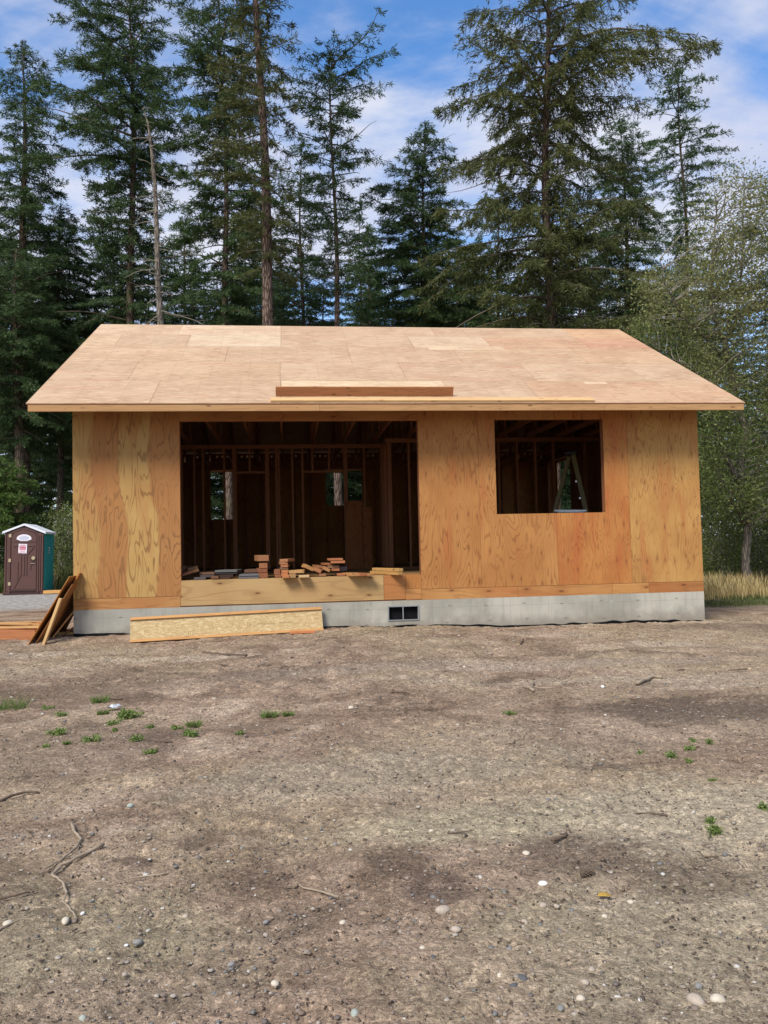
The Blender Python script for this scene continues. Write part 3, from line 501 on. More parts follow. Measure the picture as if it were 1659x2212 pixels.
OFF=[ # end rectangle in the photograph, length, yaw, material, tint, roll, setback, label
 (541,57,612,98,.62,8,'r',(.95,.8,.7),0,.12,'topmost thick offcut on the tallest lumber stack'),
 (547,110,603,146,.60,2,'r',(.9,.7,.6),0,.10,'double offcut second from the top of the tallest lumber stack'),
 (541,148,603,176,.60,5,'r',(.7,.5,.45),0,.10,'dark offcut in the middle of the tallest lumber stack'),
 (545,178,606,212,.58,3,'r',(.8,.6,.5),0,.08,'offcut at the bottom of the tallest lumber stack'),
 (684,83,741,103,.45,-14,'r',(1,.85,.75),0,.16,'topmost offcut of the narrow stack beside the tallest stack'),
 (691,104,741,122,.45,4,'r',(1.05,.85,.75),0,.16,'second offcut from the top of the narrow stack'),
 (693,123,741,140,.45,-3,'r',(1.1,.9,.8),0,.14,'third offcut from the top of the narrow stack'),
 (690,141,744,156,.45,2,'b',(.8,.7,.6),0,.15,'dark brown offcut halfway down the narrow stack'),
 (697,158,742,177,.40,0,'r',(1.35,1.05,.8),0,.05,'orange offcut third from the bottom of the narrow stack'),
 (697,178,741,196,.42,2,'r',(1.3,.95,.75),0,.02,'orange offcut second from the bottom of the narrow stack'),
 (703,197,750,217,.60,0,'r',(1.4,1.05,.8),0,-.16,'bright orange board end at the foot of the narrow stack, poking past the deck edge'),
 (648,153,690,188,.40,0,'r',(.75,.6,.55),0,.2,'squat dark offcut left of the narrow stack'),
 (655,190,697,210,.42,0,'r',(.8,.65,.6),0,.12,'low reddish offcut under the squat dark one'),
 (738,158,850,180,.52,-6,'l',(.9,.75,.6),0,.06,'wide pale offcut lying flat on top right of the narrow stack'),
 (750,181,795,198,.5,0,'l',(.62,.5,.4),0,-.05,'upper of two small offcuts carrying the wide pale one'),
 (750,199,795,218,.5,0,'l',(.7,.6,.5),0,-.14,'lower of two small offcuts carrying the wide pale one'),
 (815,195,885,212,.55,0,'l',(1.1,1.1,1.1),0,-.15,'board end with white paint sticking out over the deck edge'),
 (850,135,912,162,.45,6,'l',(.75,.55,.4),-28,.1,'tilted brown offcut leaning left in the middle of the heap'),
 (905,152,962,176,.42,-8,'r',(1,.8,.65),-24,.05,'tilted reddish offcut next to the leaning brown one'),
 (938,130,995,150,.4,10,'r',(.85,.7,.6),-12,.3,'small offcut propped behind the tilted ones'),
 (970,146,1022,168,.4,-10,'l',(.7,.5,.38),-26,.15,'tilted offcut resting against the right-hand stack'),
 (950,182,998,200,.4,0,'r',(.85,.72,.65),0,.0,'short offcut lying alone in front of the tilted ones'),
 (1015,78,1113,94,.5,0,'r',(1.1,.8,.65),0,.2,'wide offcut on the very top of the right-hand stack'),
 (1030,95,1127,113,.5,-3,'r',(1.15,.85,.7),0,.14,'wide offcut just under the top of the right-hand stack'),
 (990,110,1052,125,.5,5,'r',(1.0,.75,.6),0,.3,'offcut jutting left from the right-hand stack'),
 (1010,126,1088,145,.5,0,'b',(1.1,.95,.8),0,.2,'brown offcut in the middle of the right-hand stack'),
 (1037,146,1090,164,.5,0,'r',(1.1,.85,.7),0,.2,'orange offcut low in the right-hand stack'),
 (1090,132,1141,162,.45,0,'g',(.6,.55,.6),0,.25,'dark painted offcut at the right side of the right-hand stack'),
 (1075,180,1127,197,.45,0,'r',(1.1,.8,.7),0,.02,'low orange offcut in front of the right-hand stack'),
 (1172,178,1226,200,.55,16,'l',(.95,.72,.55),0,-.16,'left plank of the flat trio over the deck edge'),
 (1228,180,1280,200,.55,17,'r',(1.1,.8,.65),0,-.17,'middle plank of the flat trio over the deck edge'),
 (1282,183,1320,199,.55,18,'l',(.85,.62,.45),0,-.18,'right plank of the flat trio over the deck edge'),
 (1486,146,1521,167,.85,22,'l',(.95,.8,.55),0,-.20,'upper of the pair of splintered posts at the right of the deck'),
 (1482,168,1517,191,.85,24,'l',(.95,.78,.5),0,-.20,'lower of the pair of splintered posts at the right of the deck'),
 (246,156,398,174,.42,-8,'g',(.9,.95,.9),0,.25,'large weathered grey board on top of the left heap'),
 (250,176,398,186,.42,-8,'g',(.6,.6,.6),0,.27,'thin weathered board directly under the large grey one'),
 (278,187,372,210,.5,0,'b',(.25,.2,.2),0,.25,'black offcut under the grey boards of the left heap'),
 (410,184,546,200,.4,-4,'g',(1,1,1.05),0,.08,'upper grey plank between the left heap and the tallest stack'),
 (406,202,546,218,.4,-4,'g',(.85,.85,.9),0,.03,'lower grey plank between the left heap and the tallest stack'),
 (446,152,546,176,.4,-8,'b',(.6,.5,.5),0,.45,'dark brown plank behind the grey ones'),
 (108,208,187,226,.4,5,'g',(.65,.6,.6),0,.02,'flat dark offcut at the front of the left heap'),
 (222,200,272,217,.4,0,'b',(.7,.55,.5),0,.05,'small brown offcut under the left heap'),
 (142,172,246,190,.5,8,'b',(.85,.7,.65),0,.3,'brown plank lying in the left heap'),
 (150,191,246,208,.5,5,'g',(.6,.5,.5),0,.22,'grey brown plank low in the left heap'),
 (66,140,138,160,.5,25,'b',(1.1,.9,.7),12,.35,'slanting brown offcut at the left of the heap'),
 (72,162,145,182,.5,18,'b',(.8,.65,.5),16,.2,'second slanting offcut below it at the left of the heap'),
 (22,135,64,165,.5,30,'b',(.5,.35,.35),35,.3,'dark offcut leaning in the corner of the open front'),
 (26,175,104,195,.5,35,'b',(.7,.5,.45),14,.12,'long dark offcut low in the corner of the open front'),
 (300,214,352,222,.3,0,'b',(.3,.25,.25),0,.1,'thin black scrap on the deck under the left heap')]
MT={'r':M_lumred,'l':M_lum,'b':M_brown,'g':M_grey}
for x0,y0,x1,y1,L,yaw,m,c,roll,back,lab in OFF:
    a=atY(*z4(x0,y1),back); b=atY(*z4(x1,y0),back); w=b[0]-a[0]; h=b[2]-a[2]; zb=max(a[2],DK+.002)
    cx=(a[0]+b[0])/2
    if roll: w*=1.0; zb=zb+abs(math.sin(R_(roll)))*w*.25
    o=MB().box(0,L,-w/2,w/2,0,max(h,.02)).build('lumber_offcut',MT[m],None,color=c,bevel=.003)
    o.matrix_world=Matrix.Translation((cx,back,zb))@Matrix.Rotation(R_(90+yaw),4,'Z')@Matrix.Rotation(R_(-roll),4,'X')
    o.color=(c[0]*.82,c[1]*.88,c[2]*.95,1); tag(o,lab,'offcut',GL)
# engineered joist leaning on the foundation
J=empty('wooden_joist',(.88,-.46,-.062),label='long strand-board I-joist lying on its side against the foundation',cat='joist')
J.rotation_euler=(R_(-22),R_(-1.1),R_(4.6))
JL=2.74; MB().box(0,JL,.028,.040,.038,.325).build('web',M_osb,J)
MB().box(0,JL,0,.063,0,.038).build('flange',M_lum,J,color=(.9,.75,.6)); MB().box(0,JL,0,.063,.325,.363).build('flange',M_lum,J,color=(.9,.75,.6))
def text_mesh(name,body,size,mat,parent,loc,rot,ext=.0008,align='CENTER'):
    cu=bpy.data.curves.new(name,'FONT'); cu.body=body; cu.size=size; cu.extrude=ext; cu.align_x=align; cu.align_y='CENTER'
    tmp=bpy.data.objects.new('tmp',cu); COL.objects.link(tmp); bpy.context.view_layer.update()
    me=bpy.data.meshes.new_from_object(tmp.evaluated_get(bpy.context.evaluated_depsgraph_get())); bpy.data.objects.remove(tmp); me.materials.clear(); me.materials.append(mat)
    o=bpy.data.objects.new(name,me); COL.objects.link(o); o.parent=parent; o.location=loc; o.rotation_euler=rot; return o
text_mesh('stamp','76',.075,M_ink,J,(1.66,.0275,.165),(R_(90),0,0))
st=MB(); rr=random.Random(5)
for x0,x1 in((1.78,2.02),(2.10,2.30)):
    x=x0
    while x<x1:
        w=rr.uniform(.012,.024); st.box(x,x+w*.35,.0268,.0275,.15,.175); st.box(x+w*.35,x+w*.8,.0268,.0275,.167,.172); x+=w
for k in range(3): st.box(.80+k*.03,.806+k*.03,.0268,.0275,.05,.115)
st.box(.80,.87,.0268,.0275,.11,.115); st.box(.72,.76,.0268,.0275,.10,.106); st.box(.72,.76,.0268,.0275,.115,.12)
st.build('stamp',M_ink,J)
board('wood_shim',.36,.10,.03,M_lumred,(3.12,-.40,float(gh(3.3,-.4))+.0),(0,0,R_(3)),'short reddish board under the front edge of the I-joist','board',color=(1.3,1,.8))
# boards leaning on the left wall
GLW='boards leaning on the left wall of the house'
def lean(name,xb,yb,ang,L,w,t,mat,label,col=None,twist=0,yaw=0):
    """board foot at (xb,yb) on the ground, rising towards +x; width runs along y"""
    o=MB().box(0,L,0,w,0,t).build(name,mat,None,color=col,bevel=.002)
    o.matrix_world=Matrix.Translation((xb,yb,float(gh(xb,yb))-.015))@Matrix.Rotation(R_(yaw),4,'Z')@Matrix.Rotation(R_(-ang),4,'Y')@Matrix.Rotation(R_(twist),4,'X')
    return tag(o,label,'board',GLW)
lean('plywood_sheet',-.53,-.36,59,1.12,1.5,.012,M_ply_b,'outermost wide plywood sheet leaning on the left wall',(.9,.78,.68))
lean('plywood_sheet',-.44,-.30,58.5,.98,1.2,.018,M_ply_h,'second plywood sheet leaning just inside the outermost one',(.8,.65,.55))
lean('plywood_sheet',-.36,-.12,63,1.06,1.0,.018,M_ply_b,'tallest plywood sheet in the lean, its top edge on the wall',(.95,.8,.7))
lean('plank',-.58,.30,60,.62,.30,.03,M_brown,'short dark plank standing behind the outermost sheet')
lean('plank',-.30,-.40,70,.70,.09,.038,M_lum,'short fresh stud leaning in front of the plywood sheets',(1.05,1.05,1.0))
lean('plank',-.28,-.02,52,.52,.30,.02,M_lum,'thin light plank low against the foundation corner',(.9,.75,.6),yaw=14)
lean('plank',-.22,.15,34,.42,.07,.02,M_brown,'thin strip leaning low beside the concrete corner',(1.2,1,.8))
GP='planks piled on the ground left of the house'
def pile(x,y,z,L,w,t,yaw,mat,label,col=None,pitch=0,roll=0):
    o=MB().box(-L,0,-w/2,w/2,0,t).build('plank',mat,None,color=col,bevel=.003)
    o.matrix_world=Matrix.Translation((x,y,float(gh(x,y))+z))@Matrix.Rotation(R_(yaw),4,'Z')@Matrix.Rotation(R_(pitch),4,'Y')@Matrix.Rotation(R_(roll),4,'X'); tag(o,label,'plank',GP)
pile(-.62,.55,.13,2.4,.20,.025,7,M_lum,'wide pale plank on top of the ground pile',(.95,.88,.75),4)
pile(-.48,-.16,.0,.80,.035,.15,-16,M_lumred,'orange plank on edge at the front of the ground pile',(.98,.8,.68),0)
pile(-.44,-.06,.15,.84,.12,.022,-14,M_lum,'pale plank capping the orange one on edge',(.95,.88,.75),0)
pile(-.40,.62,.03,2.2,.04,.13,14,M_lumred,'reddish plank on edge in the middle of the ground pile',(1.2,.9,.75),1)
pile(-.30,.45,.0,1.6,.20,.03,4,M_brown,'brown plank lying flat under the ground pile',(1.2,1,.8),0)
pile(-.42,1.0,.12,2.4,.16,.03,20,M_lum,'pale plank at the back of the ground pile',(.9,.8,.62),2)
pile(-.60,1.3,.02,1.9,.10,.04,27,M_lumred,'narrow reddish plank slanting behind the ground pile',(1.1,.85,.7),1)
for i,(zz,c) in enumerate(((.0,(.8,.6,.5)),(.035,(1,.8,.7)),(.07,(1.2,.95,.8)),(.105,(.9,.7,.6)))):
    pile(-1.28+.03*i,-.12+.02*i,zz,1.4,.28,.03,-3+3*i,M_lumred,['lowest board','second lowest board','second highest board','uppermost board'][i]+' of the small flush stack at the photo edge',c)
pile(-.06,.25,.0,.75,.09,.05,-4,M_lum,'short pale board lying behind the leaning stud',(1.1,1.05,.9))
pile(-1.7,13.15,.02,2.5,.28,.09,1,M_lum,'single yellowish plank lying beside the portable toilet',(1.1,.95,.7))
# plywood sheets standing inside
for xa,xb,z1,y,l,tilt in((4.27,4.59,2.13,3.82,'tall dark plywood strip standing inside below the right back window',0),(4.60,4.78,2.0,3.80,'narrower plywood strip standing next to the tall one inside',0)):
    tag(MB().box(0,xb-xa,0,.018,0,z1-DK).build('plywood_sheet',M_ply_a,None,loc=(xa,y,DK+.001),color=(.6,.45,.38)),l,'board')
# step ladder
LA=empty('stepladder',(8.36,2.15,DK+.002),R_(68),label='yellow stepladder with a black cap standing inside behind the square window opening',cat='ladder')
hT=2.04
for sx in(-1,1):
    MB().bar((sx*.36,-.42,0),(sx*.13,-.03,hT),.03,.08,up=(0,1,0)).build('front_rail',M_lad,LA); MB().bar((sx*.33,.62,0),(sx*.12,.05,hT-.03),.03,.06,up=(0,1,0)).build('rear_rail',M_lad,LA)
    MB().bar((sx*.26,-.24,1.0),(sx*.24,.33,1.02),.01,.03).build('spreader',M_alu,LA)
for k in range(1,6):
    q=k*.31/hT; MB().box(-.35+.22*q,.35-.22*q,-.44+.39*q,-.35+.39*q,k*.31-.02,k*.31+.01).build('step',M_alu,LA)
for k in(2,4): q=k*.36/hT; MB().box(-.32+.2*q,.32-.2*q,.60-.56*q,.62-.56*q,k*.36,k*.36+.04).build('rear_brace',M_alu,LA)
MB().box(-.19,.19,-.10,.12,hT,hT+.06).build('top_cap',M_cap,LA,bevel=.01)
# ------------------------------------------------------------------ portable toilet
TO=empty('portable_toilet',(-4.80,13.1,0),R_(2),label='brown and teal portable toilet with a white gabled roof at the gravel edge',cat='portable toilet'); TO.rotation_euler=(0,R_(1.2),R_(2))
tw,td,th=.555,1.15,1.86
b=MB(); b.box(-tw,tw,0,.05,.04,th-.02); part_b=b.build('front_wall',M_toil,TO,bevel=.008)
gb=MB().prism([(-tw,th-.02),(tw,th-.02),(0,th+.21)],.0,.05); gb.build('gable_front',M_toil,TO)
sd=MB().box(tw-.05,tw,.05,td,.04,th); 
for k in range(4): sd.box(tw,tw+.012,.14+k*.25,.20+k*.25,.12,th-.1)
sd.build('side_wall',M_teal,TO,bevel=.004); MB().box(-tw,-tw+.05,.05,td,.04,th).build('side_wall',M_teal,TO); MB().box(-tw,tw,td,td+.04,.04,th).build('back_wall',M_teal,TO)
MB().box(-tw-.03,tw+.03,-.05,td+.06,0,.045).build('base_skid',M_toild,TO)
rf=MB(); 
for sx in(-1,1): rf.add([(0,-.06,th+.22),(sx*(tw+.06),-.06,th-.03),(sx*(tw+.06),td+.08,th-.03),(0,td+.08,th+.22),(0,-.06,th+.275),(sx*(tw+.06),-.06,th+.03),(sx*(tw+.06),td+.08,th+.03),(0,td+.08,th+.275)],[(0,1,2,3),(7,6,5,4),(0,4,5,1),(1,5,6,2),(2,6,7,3),(3,7,4,0)])
rf.build('roof',M_wht,TO)
cp=MB()
for x0,x1 in((-tw+.01,-tw+.05),(-tw+.075,-tw+.13),(tw-.13,tw-.08),(tw-.055,tw-.012)): cp.box(x0,x1,-.022,-.001,.1,th-.06)
cp.build('corner_ribs',M_toil,TO,bevel=.006)
D=MB().prism([(-.36,.10),(.36,.10),(.36,th-.12),(.30,th-.02),(.12,th+.05),(0,th+.075),(-.12,th+.05),(-.30,th-.02),(-.36,th-.12)],-.030,-.001).build('door',M_toil,TO,bevel=.006)
fr=MB(); arc=[(-.40,.06),(-.40,th-.1),(-.33,th+.01),(-.14,th+.09),(0,th+.12),(.14,th+.09),(.33,th+.01),(.40,th-.1),(.40,.06)]
for a,c in zip(arc[:-1],arc[1:]): fr.bar((a[0],-.02,a[1]),(c[0],-.02,c[1]),.04,.04,up=(0,1,0))
fr.build('door_frame',M_toil,TO)
rd=MB()
for a,c,w in (((-.26,.20),(-.08,.58),.02),((-.08,.58),(-.08,1.18),.03),((.08,.58),(.08,1.18),.03),((.08,1.18),(.30,1.46),.025),((-.08,1.18),(-.30,1.46),.025),((-.30,1.47),(.30,1.47),.03),((0,.58),(0,1.2),.05),((-.32,1.60),(.32,1.60),.02),((-.17,.45),(-.17,1.0),.03),((.20,.75),(.20,1.0),.02)):
    rd.bar((a[0],-.036,a[1]),(c[0],-.036,c[1]),.022,w,up=(1,0,0) if a[0]==c[0] else (0,0,1))
rd.build('moulding',M_toil,D,bevel=.004)
MB().box(-.34,.34,-.04,-.031,.11,.17).build('kick_plate',M_toild,D)
hd=MB().box(.20,.32,-.045,-.031,.93,1.14).build('latch',M_toild,D,bevel=.004); MB().tube([(.275,-.062,1.10),(.275,-.045,1.10)],.055,10).build('latch_dial',M_tan,hd)
MB().box(.20,.33,-.06,-.045,.93,.945).build('handle',M_tan,hd)
for z in(.28,.98,1.72): MB().box(-.43,-.36,-.05,-.03,z,z+.10).build('hinge',M_tan,TO)
ov=[(.21*math.cos(a)+.0,1.68+.13*math.sin(a)) for a in np.linspace(-.15,PI+.15,18)]+[(-.10,1.615),(-.08,1.59),(.08,1.59),(.10,1.615)]
sg=MB().prism(ov,-.040,-.033).build('name_plate',M_sign,TO)
bl=MB()
for z,w,n in((1.755,.20,5),(1.715,.30,8),(1.68,.26,9),(1.645,.22,7)):
    for k in range(n):
        x=-w/2+w*(k+.1)/n; bl.box(x,x+w/n*.65,-.0425,-.0405,z-.008,z+.010)
bl.build('print',M_blue,sg)
pl=MB().box(-.20,.04,-.047,-.043,1.24,1.52); pl=pl.build('notice',M_sign,TO); pl.rotation_euler=(0,R_(2),0)
tx=MB(); rr=random.Random(2)
for z,h,w in((1.49,.010,.16),(1.47,.008,.12),(1.43,.032,.19),(1.395,.030,.19),(1.355,.028,.18),(1.315,.010,.14),(1.295,.008,.16),(1.265,.010,.20)):
    x=-.08-w/2
    while x<-.08+w/2-.01:
        q=rr.uniform(.010,.026); tx.box(x,min(x+q*.75,-.08+w/2),-.0495,-.0475,z-h/2,z+h/2); x+=q
tx.build('print',M_red,pl)
dc=MB()
for k in range(3): dc.box(tw+.013,tw+.015,.52,.64,1.24+k*.07,1.28+k*.07)
dc.build('side_decal',M_wht,TO)
# ------------------------------------------------------------------ trees
def conifer(label,px,Y,ytop,prof,seed,nb=120,dens=1.,mat=None,lean_px=0,trunk=.2,bare=.05,droop=.30,rise=.12,hang=.2,group=None,patch=.0,spray=.21,bark=None,name='fir_tree',zb=-.05,wide=1.):
    r=np.random.default_rng(seed); base=atY(px,700,Y); top=atY(px+lean_px,ytop,Y); x0=base[0]; z0=float(gh(x0,Y))+zb; Ht=top[2]-z0
    T=empty(name,(x0,Y,z0),label=label,cat='tree',group=group)
    tx=lambda z:(top[0]-x0)*(z/Ht)+.12*math.sin(z*.5+seed)*(z/Ht)
    zs=np.linspace(0,Ht,22); pts=[(tx(z),.10*math.sin(z*.4+seed*2),z) for z in zs]; rad=[max(.015,trunk*(1-z/Ht)**.8*(1+.35*math.exp(-z/.6))) for z in zs]
    Vt,Ft=tubes_np([pts],[rad],10);     # silhouette read off the photograph as reach to either side at each height
    P=[(atY(px,a,Y)[2]-z0,max(.12,(atY(px+lean_px*(700-a)/(700-ytop),a,Y)-atY(b,a,Y))[0]),max(.12,(atY(c,a,Y)-atY(px+lean_px*(700-a)/(700-ytop),a,Y))[0])) for a,b,c in prof]; P.sort()
    hz=[q[0] for q in P]; hl=[q[1] for q in P]; hr=[q[2] for q in P]
    hb,htop=hz[0],min(Ht*.995,hz[-1])
    u=(np.arange(nb)+r.random(nb))/nb; hs=hb+(htop-hb)*u**(.92)
    V=[];BP=[];BR=[]
    gap=r.random(64)
    for i,h in enumerate(hs):
        a=i*2.399+r.random()*1.2; ca=math.cos(a); L_=np.interp(h,hz,hl); Rr=np.interp(h,hz,hr)
        side=Rr if ca>0 else L_; L=side*abs(ca)+(L_+Rr)*.5*.8*abs(math.sin(a)); L*=wide*(.72+.42*r.random()**.8)
        if gap[int(h*1.7)%64]<patch*(.35+.9*(h-hb)/max(htop-hb,.1)): L*=.45
        L=max(L,.15); q=(h-hb)/max(htop-hb,.1)
        t=np.linspace(0,1,8); s=rise+.35*q+.50*(r.random()-.5); d=droop*(1.1-.5*q)*(.5+1.1*r.random())
        wob=.12*L*np.sin(t*5+r.random()*6)*t
        dr=np.array([ca,math.sin(a),0]); sd=np.array([-math.sin(a),ca,0])
        zz=L*(s*t-d*t**2*1.5+.30*d*t**4)
        p=np.array([tx(h),.10*math.sin(h*.4+seed*2),h])+dr*(L*t)[:,None]+sd*wob[:,None]; p[:,2]+=zz
        BP.append(p); r0=.010+.011*L; BR.append(r0*(1-.85*t))
        if r.random()<bare: continue
        m=max(5,int(L/.085*dens*(1.35-.45*(h-hb)/max(htop-hb,.1)))); ts=.04+.98*r.random(m)**.85; ts=np.clip(ts,0,1)
        # base points and second-order shoots
        q3=np.stack([np.interp(ts,t,p[:,k]) for k in range(3)],-1)
        l2=(.16+.30*L*np.clip(1.05-ts,.0,1)**.7*r.random(m)**.7); l2=np.minimum(l2,1.25)
        sg=np.where(r.random(m)<.5,-1,1)
        dd=dr*(.55+.3*r.random(m))[:,None]+sd*(sg*(.45+.5*r.random(m)))[:,None]; dd[:,2]-=hang*(.3+1.2*r.random(m)); dd/=np.linalg.norm(dd,axis=1)[:,None]
        n2=np.maximum(4,(l2/(.0165 if Y<25 else .026)).astype(int)); tot=int(n2.sum()); idx=np.repeat(np.arange(m),n2)
        f=r.random(tot); q4=q3[idx]+dd[idx]*(l2[idx]*f)[:,None]; q4[:,2]-=hang*.55*l2[idx]*f**2
        q4+=r.normal(0,.022,(tot,3))
        d5=dd[idx]*.9+r.normal(0,.62,(tot,3)); d5[:,2]-=hang*.5; d5/=np.linalg.norm(d5,axis=1)[:,None]
        ln=(spray*.80)*(.5+.8*r.random(tot)); w=r.normal(0,1,(tot,3)); w=np.cross(w,d5); w/=np.linalg.norm(w,axis=1)[:,None]; w*=(ln*(.085 if Y<25 else .12))[:,None]
        e=q4+d5*ln[:,None]; mid=q4+d5*(ln*.45)[:,None]; V.append(np.stack([q4,mid+w,e,mid-w],1))
        # short wood on the shoots
    # leader tuft
    n=60; f=r.random(n); q4=np.stack([tx(Ht)+0*f,0*f,Ht-.9*f],-1); d5=r.normal(0,1,(n,3)); d5[:,2]=.4; d5/=np.linalg.norm(d5,axis=1)[:,None]; ln=.08+.25*f; w=np.cross(r.normal(0,1,(n,3)),d5); w/=np.linalg.norm(w,axis=1)[:,None]; w*=(ln*.15)[:,None]
    V.append(np.stack([q4,q4+d5*(ln*.45)[:,None]+w,q4+d5*ln[:,None],q4+d5*(ln*.45)[:,None]-w],1))
    V=np.concatenate(V).reshape(-1,3)
    obj('crown',mesh_np('crown',V,np.arange(len(V)).reshape(-1,4),mat or M_fir),T)
    Vb,Fb=tubes_np(BP,BR,4); obj('trunk',mesh_np('trunk',np.concatenate([Vt,Vb]),np.concatenate([Ft,Fb+len(Vt)]),[bark or M_bark,M_twig],smooth=True,mi=[0]*len(Ft)+[1]*len(Fb)),T)
    return T
GFR='firs standing behind the house'
conifer('dense spire-topped fir at the far left edge of the photo',50,22,88,[(90,45,55),(130,22,80),(200,5,110),(300,-5,125),(400,-35,120),(520,-60,150),(700,-90,165),(830,-90,150),(960,-60,120)],11,190,1.4,group=GFR,trunk=.30)
conifer('tall crooked fir with long drooping arms, left of the bare snag',278,20,-60,[(-60,265,290),(0,185,340),(60,165,360),(150,95,350),(230,120,380),(320,60,375),(400,150,350),(500,200,340),(620,190,350),(720,150,360)],12,175,1.35,lean_px=8,group=GFR,trunk=.24,patch=.30,droop=.2)
conifer('broad fir standing between the bare snag and the thick bare trunk',487,18,-60,[(-60,470,500),(20,380,560),(120,350,590),(200,360,600),(300,350,560),(400,370,580),(560,380,580),(700,370,610),(760,360,610)],13,175,1.3,lean_px=-8,group=GFR,trunk=.19,patch=.2)
conifer('tallest fir with a thick bare reddish trunk rising above the middle of the roof',590,13,-520,[(-520,540,580),(-250,470,680),(0,470,685),(80,460,650),(180,480,640),(270,450,640),(330,440,620),(430,470,620),(520,500,660),(590,530,640)],14,145,1.1,mat=M_firolive,lean_px=-50,trunk=.235,patch=.35,bare=.15,group=GFR,droop=.22)
conifer('thin fir with sparse tufts and a long bare stem, just right of the thick trunk',723,16,105,[(105,690,760),(150,680,835),(200,650,855),(270,640,820),(350,640,800),(450,650,770),(560,640,790),(640,660,780)],15,95,1.0,lean_px=-6,trunk=.165,bare=.15,patch=.25,group=GFR,droop=.12,rise=.2)
conifer('dark green pointed fir above the middle of the ridge, left of the widest tree',898,19,262,[(262,915,930),(330,885,975),(345,880,980),(400,815,935),(480,800,985),(600,785,1020),(720,770,1040),(860,760,1040)],16,170,1.5,lean_px=22,trunk=.17,group=GFR)
conifer('widest fir with heavy drooping limbs spreading over the right part of the roof',1182,13.5,-260,[(-260,1150,1190),(-80,1080,1260),(0,1060,1290),(60,1010,1330),(110,1010,1420),(160,1000,1445),(230,985,1400),(310,965,1300),(400,1010,1350),(480,965,1345),(560,950,1340),(640,960,1330),(720,980,1340),(860,980,1340)],17,190,1.1,mat=M_firolive,lean_px=-10,trunk=.24,hang=.55,droop=.34,rise=.2,group=GFR,patch=.18)
conifer('narrow fir standing alone against the blue sky at the upper right',1478,27,130,[(130,1466,1474),(200,1405,1520),(320,1390,1550),(420,1400,1530),(500,1410,1510),(600,1420,1510),(720,1400,1530),(900,1400,1540)],18,150,1.3,lean_px=-10,trunk=.2,group=GFR,patch=.2)
conifer('dense fir half hidden behind the right side of the widest tree',1345,22,245,[(245,1335,1350),(330,1290,1395),(420,1270,1405),(550,1255,1425),(700,1225,1440),(800,1220,1440)],19,150,1.3,group=GFR,trunk=.2)
conifer('young light green fir filling the gap left of the snag, below the crooked fir',240,26,365,[(365,236,244),(430,205,275),(520,165,300),(650,130,330),(760,110,340),(1090,100,350)],20,130,1.1,group=GFR,trunk=.15)
conifer('small pointed fir seen between the sparse fir and the dark green pointed fir',778,32,422,[(422,772,782),(500,740,812),(600,715,835),(720,690,860),(1090,670,880)],21,100,1.5,group=GFR,trunk=.13)
conifer('deep green fir behind the thick trunk and the sparse fir',650,24,290,[(290,645,655),(400,600,700),(520,575,715),(720,550,735),(1060,540,750)],22,140,.9,group=GFR,trunk=.17)
conifer('low dark fir between the dark green pointed fir and the widest tree',1075,27,380,[(380,1068,1082),(470,1035,1130),(580,1010,1160),(740,980,1190),(1090,960,1200)],23,130,1.1,group=GFR,trunk=.16)
conifer('shady fir behind the left gable end, its bare stem standing over the portable toilet',128,24,440,[(440,122,132),(520,85,190),(640,60,220),(780,50,230),(900,60,220),(980,80,190)],24,140,1.5,group=GFR,trunk=.18,mat=M_fir)
conifer('shadowed fir at the photo left edge with a stout trunk beside the cedar',38,19,540,[(540,20,50),(640,-30,110),(760,-60,130),(880,-60,130),(950,-20,90)],25,120,1.5,group=GFR,trunk=.26)
conifer('mid green fir rising behind the right half of the broad fir',545,30,430,[(430,540,550),(520,500,590),(640,470,620),(740,450,640),(1090,430,650)],26,100,1.5,group=GFR,trunk=.15)
conifer('fir low behind the widest tree trunk, right of centre',1245,31,400,[(400,1240,1252),(500,1205,1290),(620,1180,1320),(740,1160,1340),(1090,1150,1360)],27,100,1.5,group=GFR,trunk=.15)
conifer('fir mostly cut off by the right photo edge, one limb reaching into view',1790,7.5,250,[(250,1770,1800),(400,1690,1900),(520,1610,1950),(580,1585,1960),(640,1640,1960)],28,60,1.3,group=GFR,trunk=.17,mat=M_fir)
conifer('fir low behind the snag and the left roof corner',400,29,470,[(470,395,405),(560,355,450),(680,330,480),(780,320,500),(1090,310,500)],29,100,1.5,group=GFR,trunk=.15)
conifer('fir with its low top showing beside the pointed fir, over the ridge centre',985,33,500,[(500,980,990),(580,950,1025),(680,930,1050),(760,910,1060),(1090,900,1070)],30,90,1.5,group=GFR,trunk=.15)
